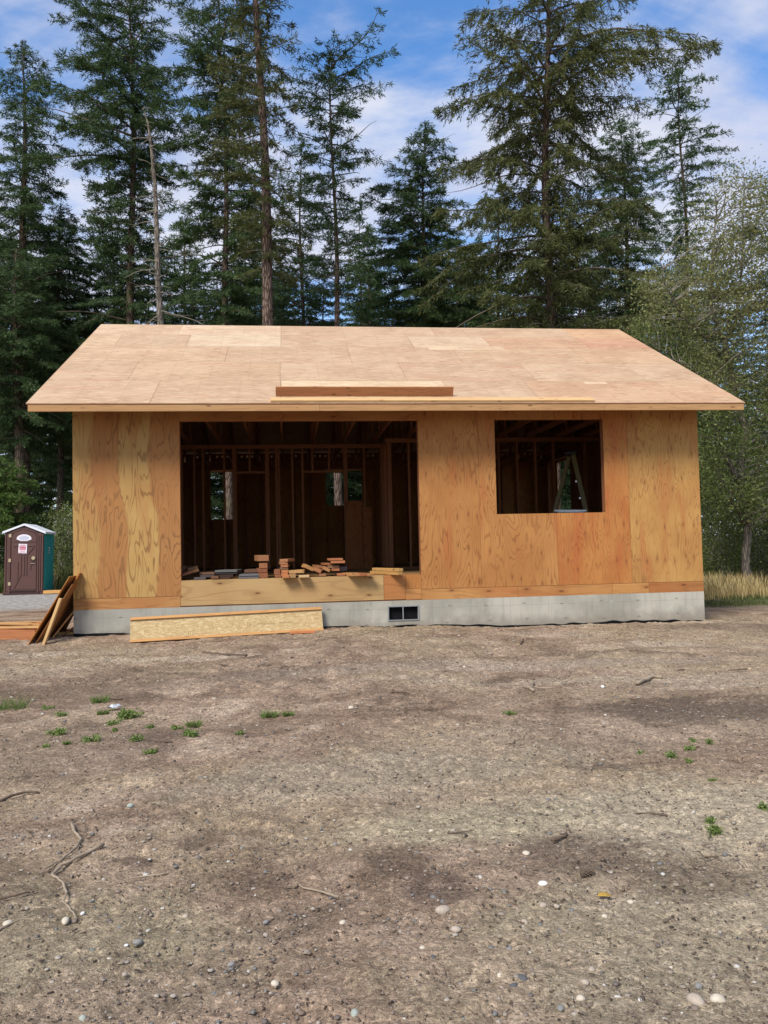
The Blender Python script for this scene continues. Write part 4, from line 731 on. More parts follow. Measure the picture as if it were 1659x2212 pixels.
# bare snag
def snag():
    r=np.random.default_rng(5); b=atY(347,700,11.8); x0=b[0]; z0=float(gh(x0,11.8)); T=empty('dead_tree',(x0,11.8,z0),label='pale dead snag with short broken side twigs rising over the left part of the ridge',cat='tree')
    key=[(347,700),(341,600),(338,500),(334,400),(326,320),(318,262),(309,232)]; P=[(0,0,0),(.0,0,(atY(347,700,11.8)[2]-z0)*.5)]+[(atY(a,c,11.8)[0]-x0,.03*i,atY(a,c,11.8)[2]-z0) for i,(a,c) in enumerate(key)]
    rad=[.13,.115,.10,.09,.075,.06,.045,.028,.012]; V,F=tubes_np([P],[rad],8); Vs,Fs=V,F
    BP=[];BR=[]; zs=[p[2] for p in P]; xs=[p[0] for p in P]
    for i in range(70):
        z=r.uniform(zs[2]-1.5,zs[-1]); a=r.random()*2*PI; L=r.uniform(.25,.9)*(1.5 if r.random()<.25 else 1)*min(1,.25+.22*(zs[-1]-z)); t=np.linspace(0,1,6)
        p=np.stack([np.interp(z,zs,xs)+math.cos(a)*L*t+.05*L*np.sin(t*7+i),math.sin(a)*L*t+.05*L*np.cos(t*6+i),z+L*(.1*r.normal()*t-.18*t**2)],-1); BP.append(p); BR.append((.014+.006*L)*(1-.8*t))
        for k in range(3):
            j=r.integers(2,5); q=p[j]; a2=a+r.uniform(-1.2,1.2); l2=L*.4*r.random(); BP.append(np.stack([q[0]+math.cos(a2)*l2*t,q[1]+math.sin(a2)*l2*t,q[2]+l2*r.normal()*.3*t],-1)); BR.append(.006*(1-.7*t))
    V,F=tubes_np(BP,BR,4); obj('trunk',mesh_np('trunk',np.concatenate([Vs,V]),np.concatenate([Fs,F+len(Vs)]),[M_bark_pale,M_gtwig],smooth=True,mi=[0]*len(Fs)+[1]*len(F)),T)
snag()
# far rows of firs: copies of three of the trees above, trunk, crown and branches each
def copy_tree(o,x,y,s,rz_,label,group):
    c=o.copy(); COL.objects.link(c); c.location=(x,y,float(gh(x,y))-.1); c.scale=(s,s,s*.95); c.rotation_euler=(0,0,rz_); tag(c,label,'tree',group)
    for ch in o.children: d=ch.copy(); COL.objects.link(d); d.parent=c
protos=[o for o in S.objects if o.name.startswith('fir_tree') and o.get('label','').startswith(('young light','deep green','low dark','small pointed'))]
rr=random.Random(4)
for i in range(46):
    x=-40+i*2.05+rr.uniform(-.8,.8); y=40+(i%3)*7+rr.uniform(-2,2); P=protos[i%len(protos)]
    copy_tree(P,x,y,rr.uniform(.85,1.12),rr.uniform(0,6),'distant fir of the dark wood closing the view behind the nearer firs','distant firs of the far wood')
for i,(x_,y_,s_) in enumerate(((-13.5,33,1.0),(-10,36,1.1),(-6.2,33,.95),(-2.6,35,1.08),(.6,36,.98),(4.2,38,1.12),(8.2,36,.95),(11.4,35,1.05),(15,37,1.0),(18.6,35,1.1),(22,33,.98),(25.5,36,1.05),(29.5,34,1.0),(16.8,27,.8),(21.8,25,.72),(-9,27,.95),(-3.6,28,.9),(-1,25,.78),(2.2,28,.92),(4.9,26,.80),(7.4,29,.92),(10.2,26,.82),(13.2,27,.9),(15.6,25,.78),(18.8,29,.92),(-12.5,28,.95),(24.5,28,.95))):
    copy_tree(protos[(i*3+1)%len(protos)],x_,y_,s_,i*1.3,'dark fir of the middle row filling a gap between the nearer firs','firs of the middle row')
# leafy trees -------------------------------------------------------
def leaf_cloud(centres,rads,per,size,r,up=.2,aspect=.42):
    c=np.repeat(np.asarray(centres),per,0); n=len(c); s=np.repeat(np.asarray(rads),per); d=r.normal(0,1,(n,3))*.5*s[:,None]; d[:,2]*=1.15; p=c+d
    a=r.normal(0,1,(n,3)); a[:,2]+=up; a/=np.linalg.norm(a,axis=1)[:,None]; w=np.cross(r.normal(0,1,(n,3)),a); w/=np.linalg.norm(w,axis=1)[:,None]
    L=size*(.6+.8*r.random(n)); m=p+a*(L*.5)[:,None]; V=np.stack([p,m+w*(L*aspect*.5)[:,None],p+a*L[:,None],m-w*(L*aspect*.5)[:,None]],1).reshape(-1,3)
    return V,np.arange(len(V)).reshape(-1,4)
def inpoly(x,y,P):
    c=False; j=len(P)-1
    for i in range(len(P)):
        if (P[i][1]>y)!=(P[j][1]>y) and x<(P[j][0]-P[i][0])*(y-P[i][1])/(P[j][1]-P[i][1])+P[i][0]: c=not c
        j=i
    return c
def leafy(name,label,base_px,Y,limbs,regions,seed,mats,cat='tree',depth=1.6,bark=M_bark_pale,twigmat=None,group=None):
    """limbs: lists of (px,py,dy,radius) in the plane of the trunk; regions: (polygon, clusters, leaves per cluster, leaf size, cluster radius, material)"""
    r=np.random.default_rng(seed); b=atY(base_px[0],base_px[1],Y); z0=float(gh(b[0],Y))-.03; O=np.array([b[0],Y,z0]); T=empty(name,tuple(O),label=label,cat=cat,group=group)
    tm=MB(); nodes=[];nr=[]
    for li,L in enumerate(limbs):
        P=[]
        for px,py,dy,rad in L:
            q=atY(px,py,Y+dy)-O
            if li==0 and not P: q[2]=0
            P.append((q,rad))
        pts=[];rad=[]
        for (a,ra),(c,rc) in zip(P[:-1],P[1:]):
            for k in range(5):
                f=k/5; pts.append(a*(1-f)+c*f+r.normal(0,.018,3)*(0 if k==0 else 1)); rad.append(ra*(1-f)+rc*f)
        pts.append(P[-1][0]); rad.append(P[-1][1]); tm.tube([tuple(p) for p in pts],rad,8); nodes+=pts; nr+=rad
    tm.build('trunk',bark,T,smooth=True)
    nodes=np.array(nodes); BP=[];BR=[];t=np.linspace(0,1,6)
    for k,(poly,nc,per,size,cr,mat) in enumerate(regions):
        cs=[]; xs=[p[0] for p in poly]; ys=[p[1] for p in poly]
        while len(cs)<nc:
            x=r.uniform(min(xs),max(xs)); y=r.uniform(min(ys),max(ys))
            if inpoly(x,y,poly): cs.append(atY(x,y,Y+r.uniform(-1,1)*depth)-O)
        cs=np.array(cs)
        for c in cs:
            d=np.linalg.norm(nodes-c,axis=1)+.9*np.maximum(0,nodes[:,2]-c[2]+.2); j=int(np.argmin(d)); a=nodes[j]; L=np.linalg.norm(c-a)
            p=a+(c-a)*t[:,None]+np.stack([.07*L*np.sin(t*4+j),.07*L*np.cos(t*5+j),.14*L*np.sin(t*PI)],-1)*t[:,None]; BP.append(p); BR.append((.007+.009*min(L,3))*(1-.75*t))
        V,F=leaf_cloud(cs,np.full(nc,cr)*(.6+.8*r.random(nc)),per,size,r)
        obj('crown',mesh_np('crown',V,F,mat),T)
    V,F=tubes_np(BP,BR,4); obj('branches',mesh_np('branches',V,F,twigmat or M_gtwig),T)
    return T
leafy('alder_tree','pale leafy tree with grey forked limbs right of the house, overhanging the gable',(1615,1268),7.2,
 [[(1617,1272,0,.125),(1611,1200,0,.105),(1617,1130,0,.095),(1600,1060,0,.085),(1600,1000,.2,.095),(1612,930,.2,.09),(1590,860,.3,.085),(1577,790,.3,.08),(1566,735,.3,.065)],
  [(1603,1060,0,.085),(1585,1020,-.2,.075),(1562,975,-.3,.07),(1545,930,-.3,.05),(1530,880,-.4,.02)],
  [(1566,735,.3,.05),(1540,680,.2,.045),(1535,600,.1,.035),(1545,480,0,.02),(1550,420,0,.008)],[(1566,735,.3,.055),(1590,690,.5,.045),(1600,600,.6,.035),(1605,470,.5,.018),(1608,365,.5,.006)],
  [(1577,790,.3,.045),(1530,740,-.2,.035),(1480,690,-.6,.028),(1440,620,-.8,.018),(1425,560,-.9,.008)],[(1590,860,.3,.035),(1540,830,-.5,.028),(1480,790,-.8,.022),(1425,760,-1,.01)],
  [(1612,930,.2,.04),(1650,860,.6,.03),(1690,760,.8,.02),(1720,600,.8,.01)],[(1608,1130,0,.05),(1590,1100,-.2,.04),(1572,1060,-.3,.02)],[(1603,1060,0,.04),(1640,1000,-.5,.03),(1690,930,-.8,.01)]],
 [([(1500,470),(1540,400),(1600,358),(1660,405),(1760,420),(1780,640),(1480,640),(1470,560)],190,95,.075,.42,M_aldertop),
  ([(1400,600),(1440,560),(1500,600),(1780,600),(1780,880),(1560,890),(1500,800),(1440,740),(1380,720),(1375,650)],230,110,.075,.42,M_aldertop),
  ([(1505,880),(1560,900),(1600,860),(1780,800),(1780,1120),(1640,1130),(1560,1080),(1508,1110)],150,150,.075,.45,M_alder),
  ([(1370,700),(1450,740),(1560,830),(1600,900),(1540,900),(1380,740)],45,110,.075,.42,M_alder)],
 31,None,depth=1.7)
def bush(name,label,poly,Y,seed,nc,per,size,cr,mat,stems=8,depth=.8,cat='shrub',group=None,twig=None):
    xs=[p[0] for p in poly]; cx=(min(xs)+max(xs))/2; yb=max(p[1] for p in poly); rr=random.Random(seed); yt=min(p[1] for p in poly)
    limbs=[[(cx+rr.uniform(-.25,.25)*(max(xs)-min(xs)),yb,0,.016),(cx+rr.uniform(-.35,.35)*(max(xs)-min(xs)),(yb*.6+yt*.4),rr.uniform(-.3,.3),.011),(cx+rr.uniform(-.48,.48)*(max(xs)-min(xs)),yt+rr.uniform(0,.4)*(yb-yt),rr.uniform(-.5,.5),.004)] for _ in range(stems)]
    return leafy(name,label,(cx,yb),Y,limbs,[(poly,nc,per,size,cr,mat)],seed,None,cat=cat,depth=depth,bark=twig or M_gtwig,group=group)
GB='shrubs at the wood edge'
bush('shrub','tangled dim shrub beside the house corner under the pale leafy tree',[(1512,1130),(1600,1140),(1600,1262),(1515,1262)],9.0,41,70,90,.07,.45,M_alder,stems=26,group=GB)
bush('shrub','dark shrub at the right photo edge behind the leafy tree trunk',[(1590,1120),(1720,1080),(1730,1262),(1600,1262)],9.6,42,90,100,.08,.5,M_alder,stems=16,group=GB)
bush('shrub','tall shadowy shrub further back at the right of the house',[(1480,960),(1700,960),(1700,1240),(1480,1240)],15,43,170,120,.13,.9,M_alder,stems=14,depth=2,group=GB)
bush('shrub','leafy shrub in the gap between the portable toilet and the house',[(118,1120),(175,1095),(175,1250),(112,1250)],16.5,44,70,95,.09,.42,M_alder,stems=14,group=GB,depth=1.2)
bush('shrub','dull green shrub low behind the portable toilet',[(-30,1170),(110,1150),(110,1262),(-30,1262)],18.5,45,80,100,.10,.5,M_alder,stems=10,group=GB,depth=1)
for k,(x,l) in enumerate(((-6.5,'low thicket under the firs left of the house'),(1.2,'low thicket under the firs seen through the left back window'),(6.5,'low thicket under the firs seen through the right back window'),(15.5,'low thicket deep in the wood right of the leafy tree'),(22,'low thicket in the wood at the far right edge'))):
    a=[1178+1737*0,0]
    r_=np.random.default_rng(60+k); y0=30 if k!=3 else 22; T=empty('thicket',(x,y0,0),label=l,cat='shrub',group='thickets under the firs')
    cs=np.stack([r_.uniform(-3.6,3.6,150),r_.uniform(-1.5,1.5,150),r_.uniform(.1,2.6,150)],-1); V,F=leaf_cloud(cs,np.full(150,.75),90,.14,r_); obj('leaves',mesh_np('leaves',V,F,M_fir if k%2 else M_alder),T)
    t_=np.linspace(0,1,5); BP=[np.stack([c[0]*(.6+.4*t_),c[1]*t_,c[2]*t_],-1) for c in cs[:40]]; V,F=tubes_np(BP,[.03*(1-.8*t_)]*40,4); obj('stems',mesh_np('stems',V,F,M_twig),T)
conifer('bushy yellow green young cedar behind the portable toilet at the left photo edge',-8,17,985,[(985,-12,0),(1030,-40,45),(1080,-60,60),(1130,-80,70),(1200,-90,60)],51,90,1.5,mat=M_cedar,name='cedar_tree',trunk=.07,hang=.4,rise=.3)
# grasses
def grass(name,label,n,fx,h0,h1,mat,wdt=.006,seed=1):
    r=np.random.default_rng(seed); x,y=fx(r,n); n=len(x); h=r.uniform(h0,h1,n); a=r.random(n)*2*PI; ln=r.uniform(.1,.6,n)*h; z=gh(x,y)-.01
    w=np.stack([-np.sin(a),np.cos(a),0*a],-1)*wdt*(.6+.8*r.random(n))[:,None]; b=np.stack([x,y,z],-1); d=np.stack([np.cos(a)*ln,np.sin(a)*ln,h],-1); m=b+d*np.array([.35,.35,.6]); e=b+d
    V=np.stack([b-w,b+w,m+w*.8,m-w*.8,e],1); F=[];I=np.arange(n)*5
    V=np.stack([b-w,b+w,m+w*.8,m-w*.8,m-w*.8,m+w*.8,e+w*.1,e-w*.1],1).reshape(-1,3); F=np.arange(len(V)).reshape(-1,4)
    return tag(obj(name,mesh_np(name,V,F,mat)),label,'grass',kind='stuff')
def rect(x0,x1,y0,y1,cl=0):
    def f(r,n):
        x=r.uniform(x0,x1,n); y=r.uniform(y0,y1,n)
        if cl: k=vnoise(x,y,cl,17)+.25>r.random(n)*.6; x,y=x[k],y[k]
        return x,y
    return f
grass('dry_grass','tall straw-coloured dry grass right of the house',26000,rect(10.4,20,3.9,10.5,1.2),.12,.50,M_dry,.008,1)
grass('grass','short green grass in front of the dry grass at the right',14000,rect(10.4,18,2.2,4.6,1.5),.03,.12,M_green,.006,2)
grass('tall_grass','rank mixed grass between the portable toilet and the wood',16000,rect(-9,0,14.3,18,.9),.25,.95,M_green,.010,3)
grass('dry_grass','seeding dry grass tufts behind the portable toilet',5000,rect(-9,0,14.2,16,.8),.3,1.0,M_dry,.007,4)
grass('grass','grass on the open floor of the wood beyond the plot',9000,rect(-16,24,18,32,.5),.15,.5,M_green,.018,5)
# ------------------------------------------------------------------ small things on the ground
def lpx(a,b): return a/2,1360.1+b/2
def rpx(a,b): return 829.5+a/2,1360.1+b/2
rock_mats={k:simple('stone_'+k,c,.8,.25,.3,60) for k,c in dict(white=(.66,.64,.60),cream=(.50,.43,.33),tan=(.38,.31,.24),blue=(.215,.205,.185),green=(.32,.345,.29),grey=(.24,.225,.21),dark=(.09,.09,.09),pink=(.40,.30,.26)).items()}
def stone(f,a,b,s,kind,label,flat=.6):
    p=atG(*f(a,b)); z=(p-CAM)@CF; w=s*.5/FPX*z; r=np.random.default_rng(int(a*7+b)); V=IV*(1+.55*(r.random((12,1))-.5)); th=r.random()*6
    me=mesh_np('stone',V*np.array([w*.72,w*.58,w*.78*flat]),IF,rock_mats[kind]); o=obj('stone',me,None,(p[0],p[1],float(p[2])+w*.04)); o.rotation_euler=(0,0,th)
    m=o.modifiers.new('s','SUBSURF'); m.levels=1; m.render_levels=1; tag(o,label,'stone','stones lying on the dirt')
for q in ((lpx,922,302,26,'tan','round tan stone midway between the weeds and the I-joist'),(lpx,1516,338,28,'cream','cream stone on the dark soil band below the I-joist'),(lpx,565,762,30,'green','greenish stone halfway down the left side'),
 (lpx,1045,945,24,'blue','blue grey stone above the shallow rut left of centre'),(lpx,1448,928,22,'blue','small blue grey stone left of centre, level with the kinked stick'),(lpx,595,1350,36,'blue','rounded blue grey stone at the lower left'),
 (lpx,470,1430,38,'cream','flat cream stone below the rounded blue grey one at lower left'),(lpx,150,1550,38,'white','chalky white stone near the bottom left corner'),(lpx,357,1678,34,'green','pale green stone at the bottom edge on the left'),
 (lpx,32,1272,40,'cream','cream stone beside the short stick at the left edge'),(lpx,285,1258,44,'cream','cream stone touching the end of the long wavy stick'),(lpx,357,1226,24,'white','small white stone right of the wavy stick end'),
 (lpx,1188,1528,38,'cream','cream stone near the bottom, left of centre'),(lpx,1517,1435,30,'white','pale stone at the bottom centre touching a darker one'),(lpx,1500,1422,26,'dark','dark stone touching the pale one at the bottom centre'),
 (lpx,1478,1268,34,'cream','flat pale stone a third up from the bottom centre'),(lpx,800,1240,32,'tan','dusty tan stone below the slim stick left of centre'),(lpx,310,1492,26,'tan','tan stone right of the chalky white one'),(lpx,540,1490,26,'tan','brownish stone right of the flat cream one'),
 (lpx,545,1365,18,'white','tiny white stone left of the rounded blue grey one'),(lpx,1150,1265,26,'grey','grey stone under the pale curved stick'),(lpx,1530,1660,44,'green','pale green stone at the very bottom centre'),(lpx,1000,1445,30,'grey','half buried grey stone at the bottom, left of centre'),
 (rpx,690,1103,46,'white','bright white stone left of the pine cone'),(rpx,615,968,38,'cream','cream stone above the bright white one'),(rpx,255,1215,66,'tan','largest flat tan stone, below and left of the white one'),(rpx,312,1297,44,'tan','tan stone just below the largest flat one'),
 (rpx,205,870,24,'cream','small cream stone on the silt patch right of centre'),(rpx,540,1378,28,'blue','blue grey stone above the dark gravel cluster'),(rpx,210,1420,30,'dark','dark round stone right of bottom centre'),(rpx,500,1496,28,'cream','cream stone left of the dark gravel cluster'),
 (rpx,870,1525,40,'tan','tan stone right of the dark gravel cluster'),(rpx,898,1470,34,'tan','tan stone just above the one right of the cluster'),(rpx,850,1595,40,'cream','cream stone at the bottom right of centre'),(rpx,1240,1465,30,'cream','cream stone on the olive dust, lower right'),
 (rpx,1360,1545,44,'blue','flat blue grey stone at the lower right'),(rpx,1345,1605,74,'tan','broad flat pale stone in the bottom right'),(rpx,1440,1600,64,'cream','flat cream stone right of the broad pale one'),(rpx,1065,1178,30,'cream','oval cream stone right of the yellow leaf'),
 (rpx,952,1240,26,'cream','small cream stone under the yellow leaf'),(rpx,745,1195,26,'tan','tan pebble between the white stone and the leaf'),(rpx,685,1193,34,'tan','tan stone straight below the white one'),(rpx,165,1375,24,'cream','cream stone below and left of the largest flat one'),
 (rpx,610,1265,32,'tan','tan stone right of the largest flat one'),(rpx,262,1643,34,'blue','blue stone at the bottom edge right of centre'),(rpx,765,1640,38,'blue','blue grey stone at the bottom edge further right'),(rpx,345,162,20,'cream','pale stone on the wheel track near the house'),
 (rpx,945,247,18,'white','small pale stone in front of the log'),(rpx,600,1510,52,'dark','dark lump in the middle of the gravel cluster'),(rpx,560,1540,36,'dark','dark lump at the left of the gravel cluster'),(rpx,1105,1600,20,'white','tiny white stone in the bottom right'),(rpx,510,1548,18,'pink','small reddish stone beside the gravel cluster')):
    stone(*q)
def stick(f,pts,w,label,mat=None,twigs=(),name='stick'):
    r=np.random.default_rng(int(pts[0][0]+pts[0][1])); P=[]
    for a,b in pts:
        q=atG(*f(a,b)); z=(q-CAM)@CF; P.append((q,w*.5/FPX*z/2))
    pp=[];rad=[];n=len(P)
    for i in range(n-1):
        for k in range(4):
            g_=k/4; q=P[i][0]*(1-g_)+P[i+1][0]*g_; rr_=P[i][1]; tt=(i+g_)/(n-1); pp.append(q+np.array([*r.normal(0,.3*rr_,2),rr_*.8+.006])); rad.append(rr_*(1.1-.55*tt)*(1+.12*r.normal()))
    q=P[-1][0]; pp.append(q+np.array([0,0,P[-1][1]*.7])); rad.append(P[-1][1]*.4)
    m=MB().tube([tuple(p) for p in pp],[max(.001,x) for x in rad],7)
    for tw in twigs:
        T_=[]
        for a,b in tw: q=atG(*f(a,b)); T_.append(tuple(q+np.array([0,0,.02])))
        m.tube(T_,[P[0][1]*.4]*(len(T_)-1)+[.001],5)
    tag(m.build(name,mat or M_stick,smooth=True),label,'stick','sticks lying on the dirt')
stick(lpx,[(308,845),(325,885),(350,915),(330,950),(260,1005),(175,1055)],13,'kinked pale stick with a dark tail at the lower left')
stick(lpx,[(447,938),(350,985),(265,1030),(225,1068),(270,1100),(290,1145),(275,1185),(300,1215),(330,1250)],13,'long wavy stick right of the kinked one at the lower left')
stick(lpx,[(720,1062),(580,1080),(470,1105)],8,'slim straight stick right of the wavy one')
stick(lpx,[(1462,1165),(1400,1145),(1310,1125),(1275,1090)],10,'pale curved stick left of the bottom centre')
stick(lpx,[(-20,760),(0,752),(50,725),(110,712),(170,710)],14,'thick dark stick entering from the left edge halfway down',M_stickd)
stick(lpx,[(-20,1176),(60,1160),(130,1140)],12,'brown stick at the left edge below the kinked one',M_stickd)
stick(lpx,[(-20,1312),(70,1270),(150,1240)],12,'grey stick at the left edge nearest the camera')
stick(lpx,[(1065,115),(960,112),(875,100)],9,'straight brown stick in front of the left end of the I-joist',M_stickd)
stick(lpx,[(1258,1062),(1245,1072),(1195,1083)],6,'small hooked twig above the pale curved stick',M_stickd)
stick(lpx,[(985,160),(930,150)],5,'short twig just below the straight brown stick',M_stickd)
stick(lpx,[(530,305),(380,300)],6,'thin twig behind the weeds and the foil scrap',M_stickd)
stick(lpx,[(740,490),(625,482)],6,'thin twig between the weeds at the left',M_stickd)
stick(lpx,[(410,1198),(360,1194)],5,'short dark twig right of the long wavy stick',M_stickd)
stick(rpx,[(1095,240),(1130,225),(1160,212),(1204,215)],17,'stubby log with an upright twig at the right, near the house',M_stick,[((1190,212),(1145,172))],name='log')
stick(rpx,[(645,272),(632,258),(650,235)],15,'pale forked stick with trailing dark twigs in front of the window wall',M_stick,[((632,258),(600,250),(530,246),(470,243)),((640,258),(700,262),(740,262)),((632,260),(600,252))])
stick(rpx,[(1225,812),(1150,800),(1070,803)],9,'dark bowed stick at the right, halfway down',M_stickd)
stick(rpx,[(725,920),(780,905),(790,880)],14,'short dark stub with a raised tip on the damp patch',M_stickd)
stick(rpx,[(275,888),(350,880),(395,873)],6,'thin stick on the pale silt right of centre',M_stickd)
stick(rpx,[(370,603),(310,570)],7,'small pale stick in the middle of the plot')
stick(rpx,[(1300,1212),(1270,1190),(1240,1165)],4,'hair-thin dark twig at the lower right',M_stickd)
stick(rpx,[(1445,990),(1385,990),(1350,960)],9,'crooked dark twig on the cracked silt at the right',M_stickd)
stick(rpx,[(1568,176),(1485,179)],7,'flat twig near the right edge, level with the log',M_stickd)
stick(rpx,[(1300,177),(1265,178)],6,'very short twig right of the log',M_stickd)
stick(rpx,[(590,65),(600,50),(603,42)],6,'forked sprig standing near the concrete wall',M_stickd,[((590,65),(586,48))])
stick(rpx,[(565,485),(560,497),(520,500)],5,'bent twig above the middle of the plot',M_stickd)
stick(rpx,[(30,275),(110,278)],10,'brown rotten stick at the top centre of the dirt',M_stickd)
# pine cone, leaf, foil
def scales():
    p=atG(*rpx(873,1070)); o=MB(); r=random.Random(3)
    o.tube([(-.028,0,.012),(0,0,.016),(.03,0,.013)],[.008,.012,.004],8)
    for i in range(60):
        t=i/60; a=i*2.4; x=-.028+.058*t; q=.020*(1-.6*abs(t-.35)); y,z=math.cos(a)*q,.016+math.sin(a)*q
        o.add([(x,y*.4,.016+(z-.016)*.4),(x+.010,y-.004*math.sin(a),z+.004*math.cos(a)),(x+.014,y*1.1,.016+(z-.016)*1.15),(x+.010,y+.004*math.sin(a),z-.004*math.cos(a))],[(0,1,2,3)])
    b=o.build('pine_cone',M_stickd,None,loc=(p[0],p[1],p[2]+.004),rot=(0,0,.3)); tag(b,'open brown fir cone lying right of the bright white stone','cone')
scales()
p=atG(*rpx(955,1160)); r=[(-.032,0,.004),(-.02,.014,.014),(.012,.02,.012),(.030,.004,.004),(.012,-.014,.010),(-.018,-.014,.012),(0,0,.004)]
lf=MB().add(r,[(0,6,1),(1,6,2),(2,6,3),(3,6,4),(4,6,5),(5,6,0)]).build('fallen_leaf',simple('yellow_leaf',(.50,.30,.06),.6,.3,.5,50),None,loc=(p[0],p[1],p[2]+.004),rot=(0,0,-.2),smooth=True)
so=lf.modifiers.new('t','SOLIDIFY'); so.thickness=.001; tag(lf,'curled yellow brown leaf right of the fir cone','leaf')
p=atG(*lpx(492,348)); m=MB(); r=random.Random(8); g_=[[(-.06+.03*i+r.uniform(-.008,.008),-.035+.022*j,.005+.035*r.random()) for j in range(4)] for i in range(5)]
m.add([v for row in g_ for v in row],[(i*4+j,(i+1)*4+j,(i+1)*4+j+1,i*4+j+1) for i in range(4) for j in range(3)])
fo=m.build('foil_scrap',simple('crumpled_foil',(.62,.64,.66),.35,.5,.1,metal=.3),None,loc=(p[0],p[1],p[2]+.01),rot=(0,0,.6)); so=fo.modifiers.new('t','SOLIDIFY'); so.thickness=.0015; tag(fo,'crumpled silvery scrap of foil beside the weeds','litter')
# weeds
def weed(f,a,b,s,kind,label):
    p=atG(*f(a,b)); z=(p-CAM)@CF; w=s*.5/FPX*z; r=np.random.default_rng(int(a+b*3)); T=empty('weed',(p[0],p[1],float(p[2])),label=label,cat='weed',group='weeds growing in the dirt')
    if kind=='grass':
        n=170; an=r.random(n)*2*PI; rr_=w*.45*np.sqrt(r.random(n)); x=rr_*np.cos(an); y=rr_*np.sin(an)*.5; h=w*r.uniform(.16,.46,n); V=[]
        d=np.stack([r.normal(0,.5,n)*h,r.normal(0,.5,n)*h,h],-1); bb=np.stack([x,y,0*x],-1); ww=np.stack([np.cos(an),np.sin(an),0*an],-1)*.0036
        V=np.stack([bb-ww,bb+ww,bb+d+ww*.1,bb+d-ww*.1],1).reshape(-1,3); obj('leaves',mesh_np('leaves',V,np.arange(len(V)).reshape(-1,4),M_weed),T); return
    ns=max(5,int(s/7)); BP=[];BR=[];cs=[]
    for i in range(ns):
        an=r.random()*2*PI; L=w*.5*(.35+.65*r.random()); t=np.linspace(0,1,5); P=np.stack([math.cos(an)*L*t,math.sin(an)*L*.7*t,L*(.7*t-.45*t**2)+.003],-1); BP.append(P); BR.append(.0022*(1-.6*t)); cs+=[P[2],P[3],P[4],P[4]*.9+P[3]*.1]
    V,F=leaf_cloud(np.array(cs),np.full(len(cs),max(.014,w*.12)),6,max(.015,w*.11),r,up=.1,aspect=.6); obj('leaves',mesh_np('leaves',V,F,M_weed),T)
    V,F=tubes_np(BP,BR,4); obj('stems',mesh_np('stems',V,F,M_weed),T)
for q in ((lpx,45,345,150,'grass','broad grassy tuft cut by the left photo edge'),(lpx,205,345,60,'leaf','leafy weed just right of the grassy tuft'),(lpx,278,372,70,'leaf','weed left of the foil scrap'),(lpx,432,315,80,'grass','yellowish grass behind the foil scrap'),(lpx,445,366,55,'grass','short grass below the foil scrap'),
 (lpx,550,378,120,'leaf','large spreading weed right of the foil scrap'),(lpx,480,412,75,'leaf','weed in front of the large spreading one'),(lpx,400,482,85,'leaf','bright weed in the front row, second from the left'),(lpx,242,455,95,'leaf','wide weed in the front row, leftmost'),(lpx,205,510,40,'leaf','small weed under the wide leftmost one'),
 (lpx,587,478,80,'leaf','weed in the front row, right of the bright one'),(lpx,650,536,65,'leaf','nearest weed of the left patch'),(lpx,768,430,60,'leaf','weed at the left of the tallest clump'),(lpx,812,462,95,'leaf','tallest bright clump at the right end of the left patch'),(lpx,838,418,70,'grass','grass growing behind the tallest clump'),
 (lpx,1165,378,80,'grass','thin grass tuft on the dark soil band'),(lpx,1245,372,50,'grass','brownish grass tuft beside the thin one on the dark soil band'),(lpx,1037,450,34,'leaf','single seedling below the dark soil band'),(lpx,650,425,30,'leaf','seedling between the spreading weed and the tallest clump'),
 (lpx,495,441,36,'leaf','seedling just in front of the second-row weed'),(lpx,290,496,36,'grass','grass wisp between the two front-row weeds'),
 (rpx,545,372,55,'grass','upright grass tuft in front of the window wall'),(rpx,1110,542,38,'leaf','small weed, leftmost of the right patch'),(rpx,1240,550,60,'leaf','weed in the middle of the right patch'),(rpx,1320,522,65,'leaf','widest weed of the right patch'),(rpx,1335,486,32,'leaf','seedling above the widest weed of the right patch'),
 (rpx,1402,490,32,'leaf','rightmost seedling of the right patch'),(rpx,1318,577,30,'leaf','seedling below the widest weed of the right patch'),(rpx,1420,657,34,'grass','lone grass wisp on the right side'),(rpx,1635,772,44,'leaf','weed touching the right photo edge'),(rpx,1408,832,44,'leaf','upper leafy weed of the pair at the right'),(rpx,1424,872,64,'leaf','lower larger leafy weed of the pair at the right')):
    weed(*q)
# ------------------------------------------------------------------ things deep in the wood
def vehicle(label,x,y,rot,bodycol,s=1,z=0.):
    T=empty('parked_vehicle',(x,y,z),rot,label=label,cat='car'); m=simple('car_paint',bodycol,.3,.5,.05); gl=bpy.data.materials.get('car_glass') or simple('car_glass',(.02,.025,.03),.1,.6); ty=bpy.data.materials.get('car_tyre') or simple('car_tyre',(.02,.02,.02),.8,.2)
    MB().prism([(-2.2,.35),(2.2,.35),(2.25,.8),(2.1,1.0),(1.15,1.1),(.6,1.72),(-1.6,1.76),(-2.1,1.1),(-2.25,.9)],-.9,.9).build('body',m,T,bevel=.05)
    for sy in(-.905,.895): MB().prism([(1.0,1.14),(.55,1.62),(-.3,1.65),(-.3,1.14)],sy,sy+.01).build('window',gl,T); MB().prism([(-.38,1.14),(-.38,1.65),(-1.5,1.66),(-1.9,1.14)],sy,sy+.01).build('window',gl,T)
    for sx in(-1.4,1.4):
        for sy in(-.93,.73): MB().tube([(sx,sy,.36),(sx,sy+.2,.36)],.36,16).build('wheel',ty,T)
    MB().box(-2.27,-2.22,-.8,.8,.85,.92).build('trim',M_wht,T)
vehicle('dark vehicle parked in the wood behind the portable toilet',-6.6,29,.15,(.02,.022,.025),z=.45)
vehicle('pale grey vehicle seen through the left back window opening',-.6,27,.1,(.25,.27,.30),z=.1)
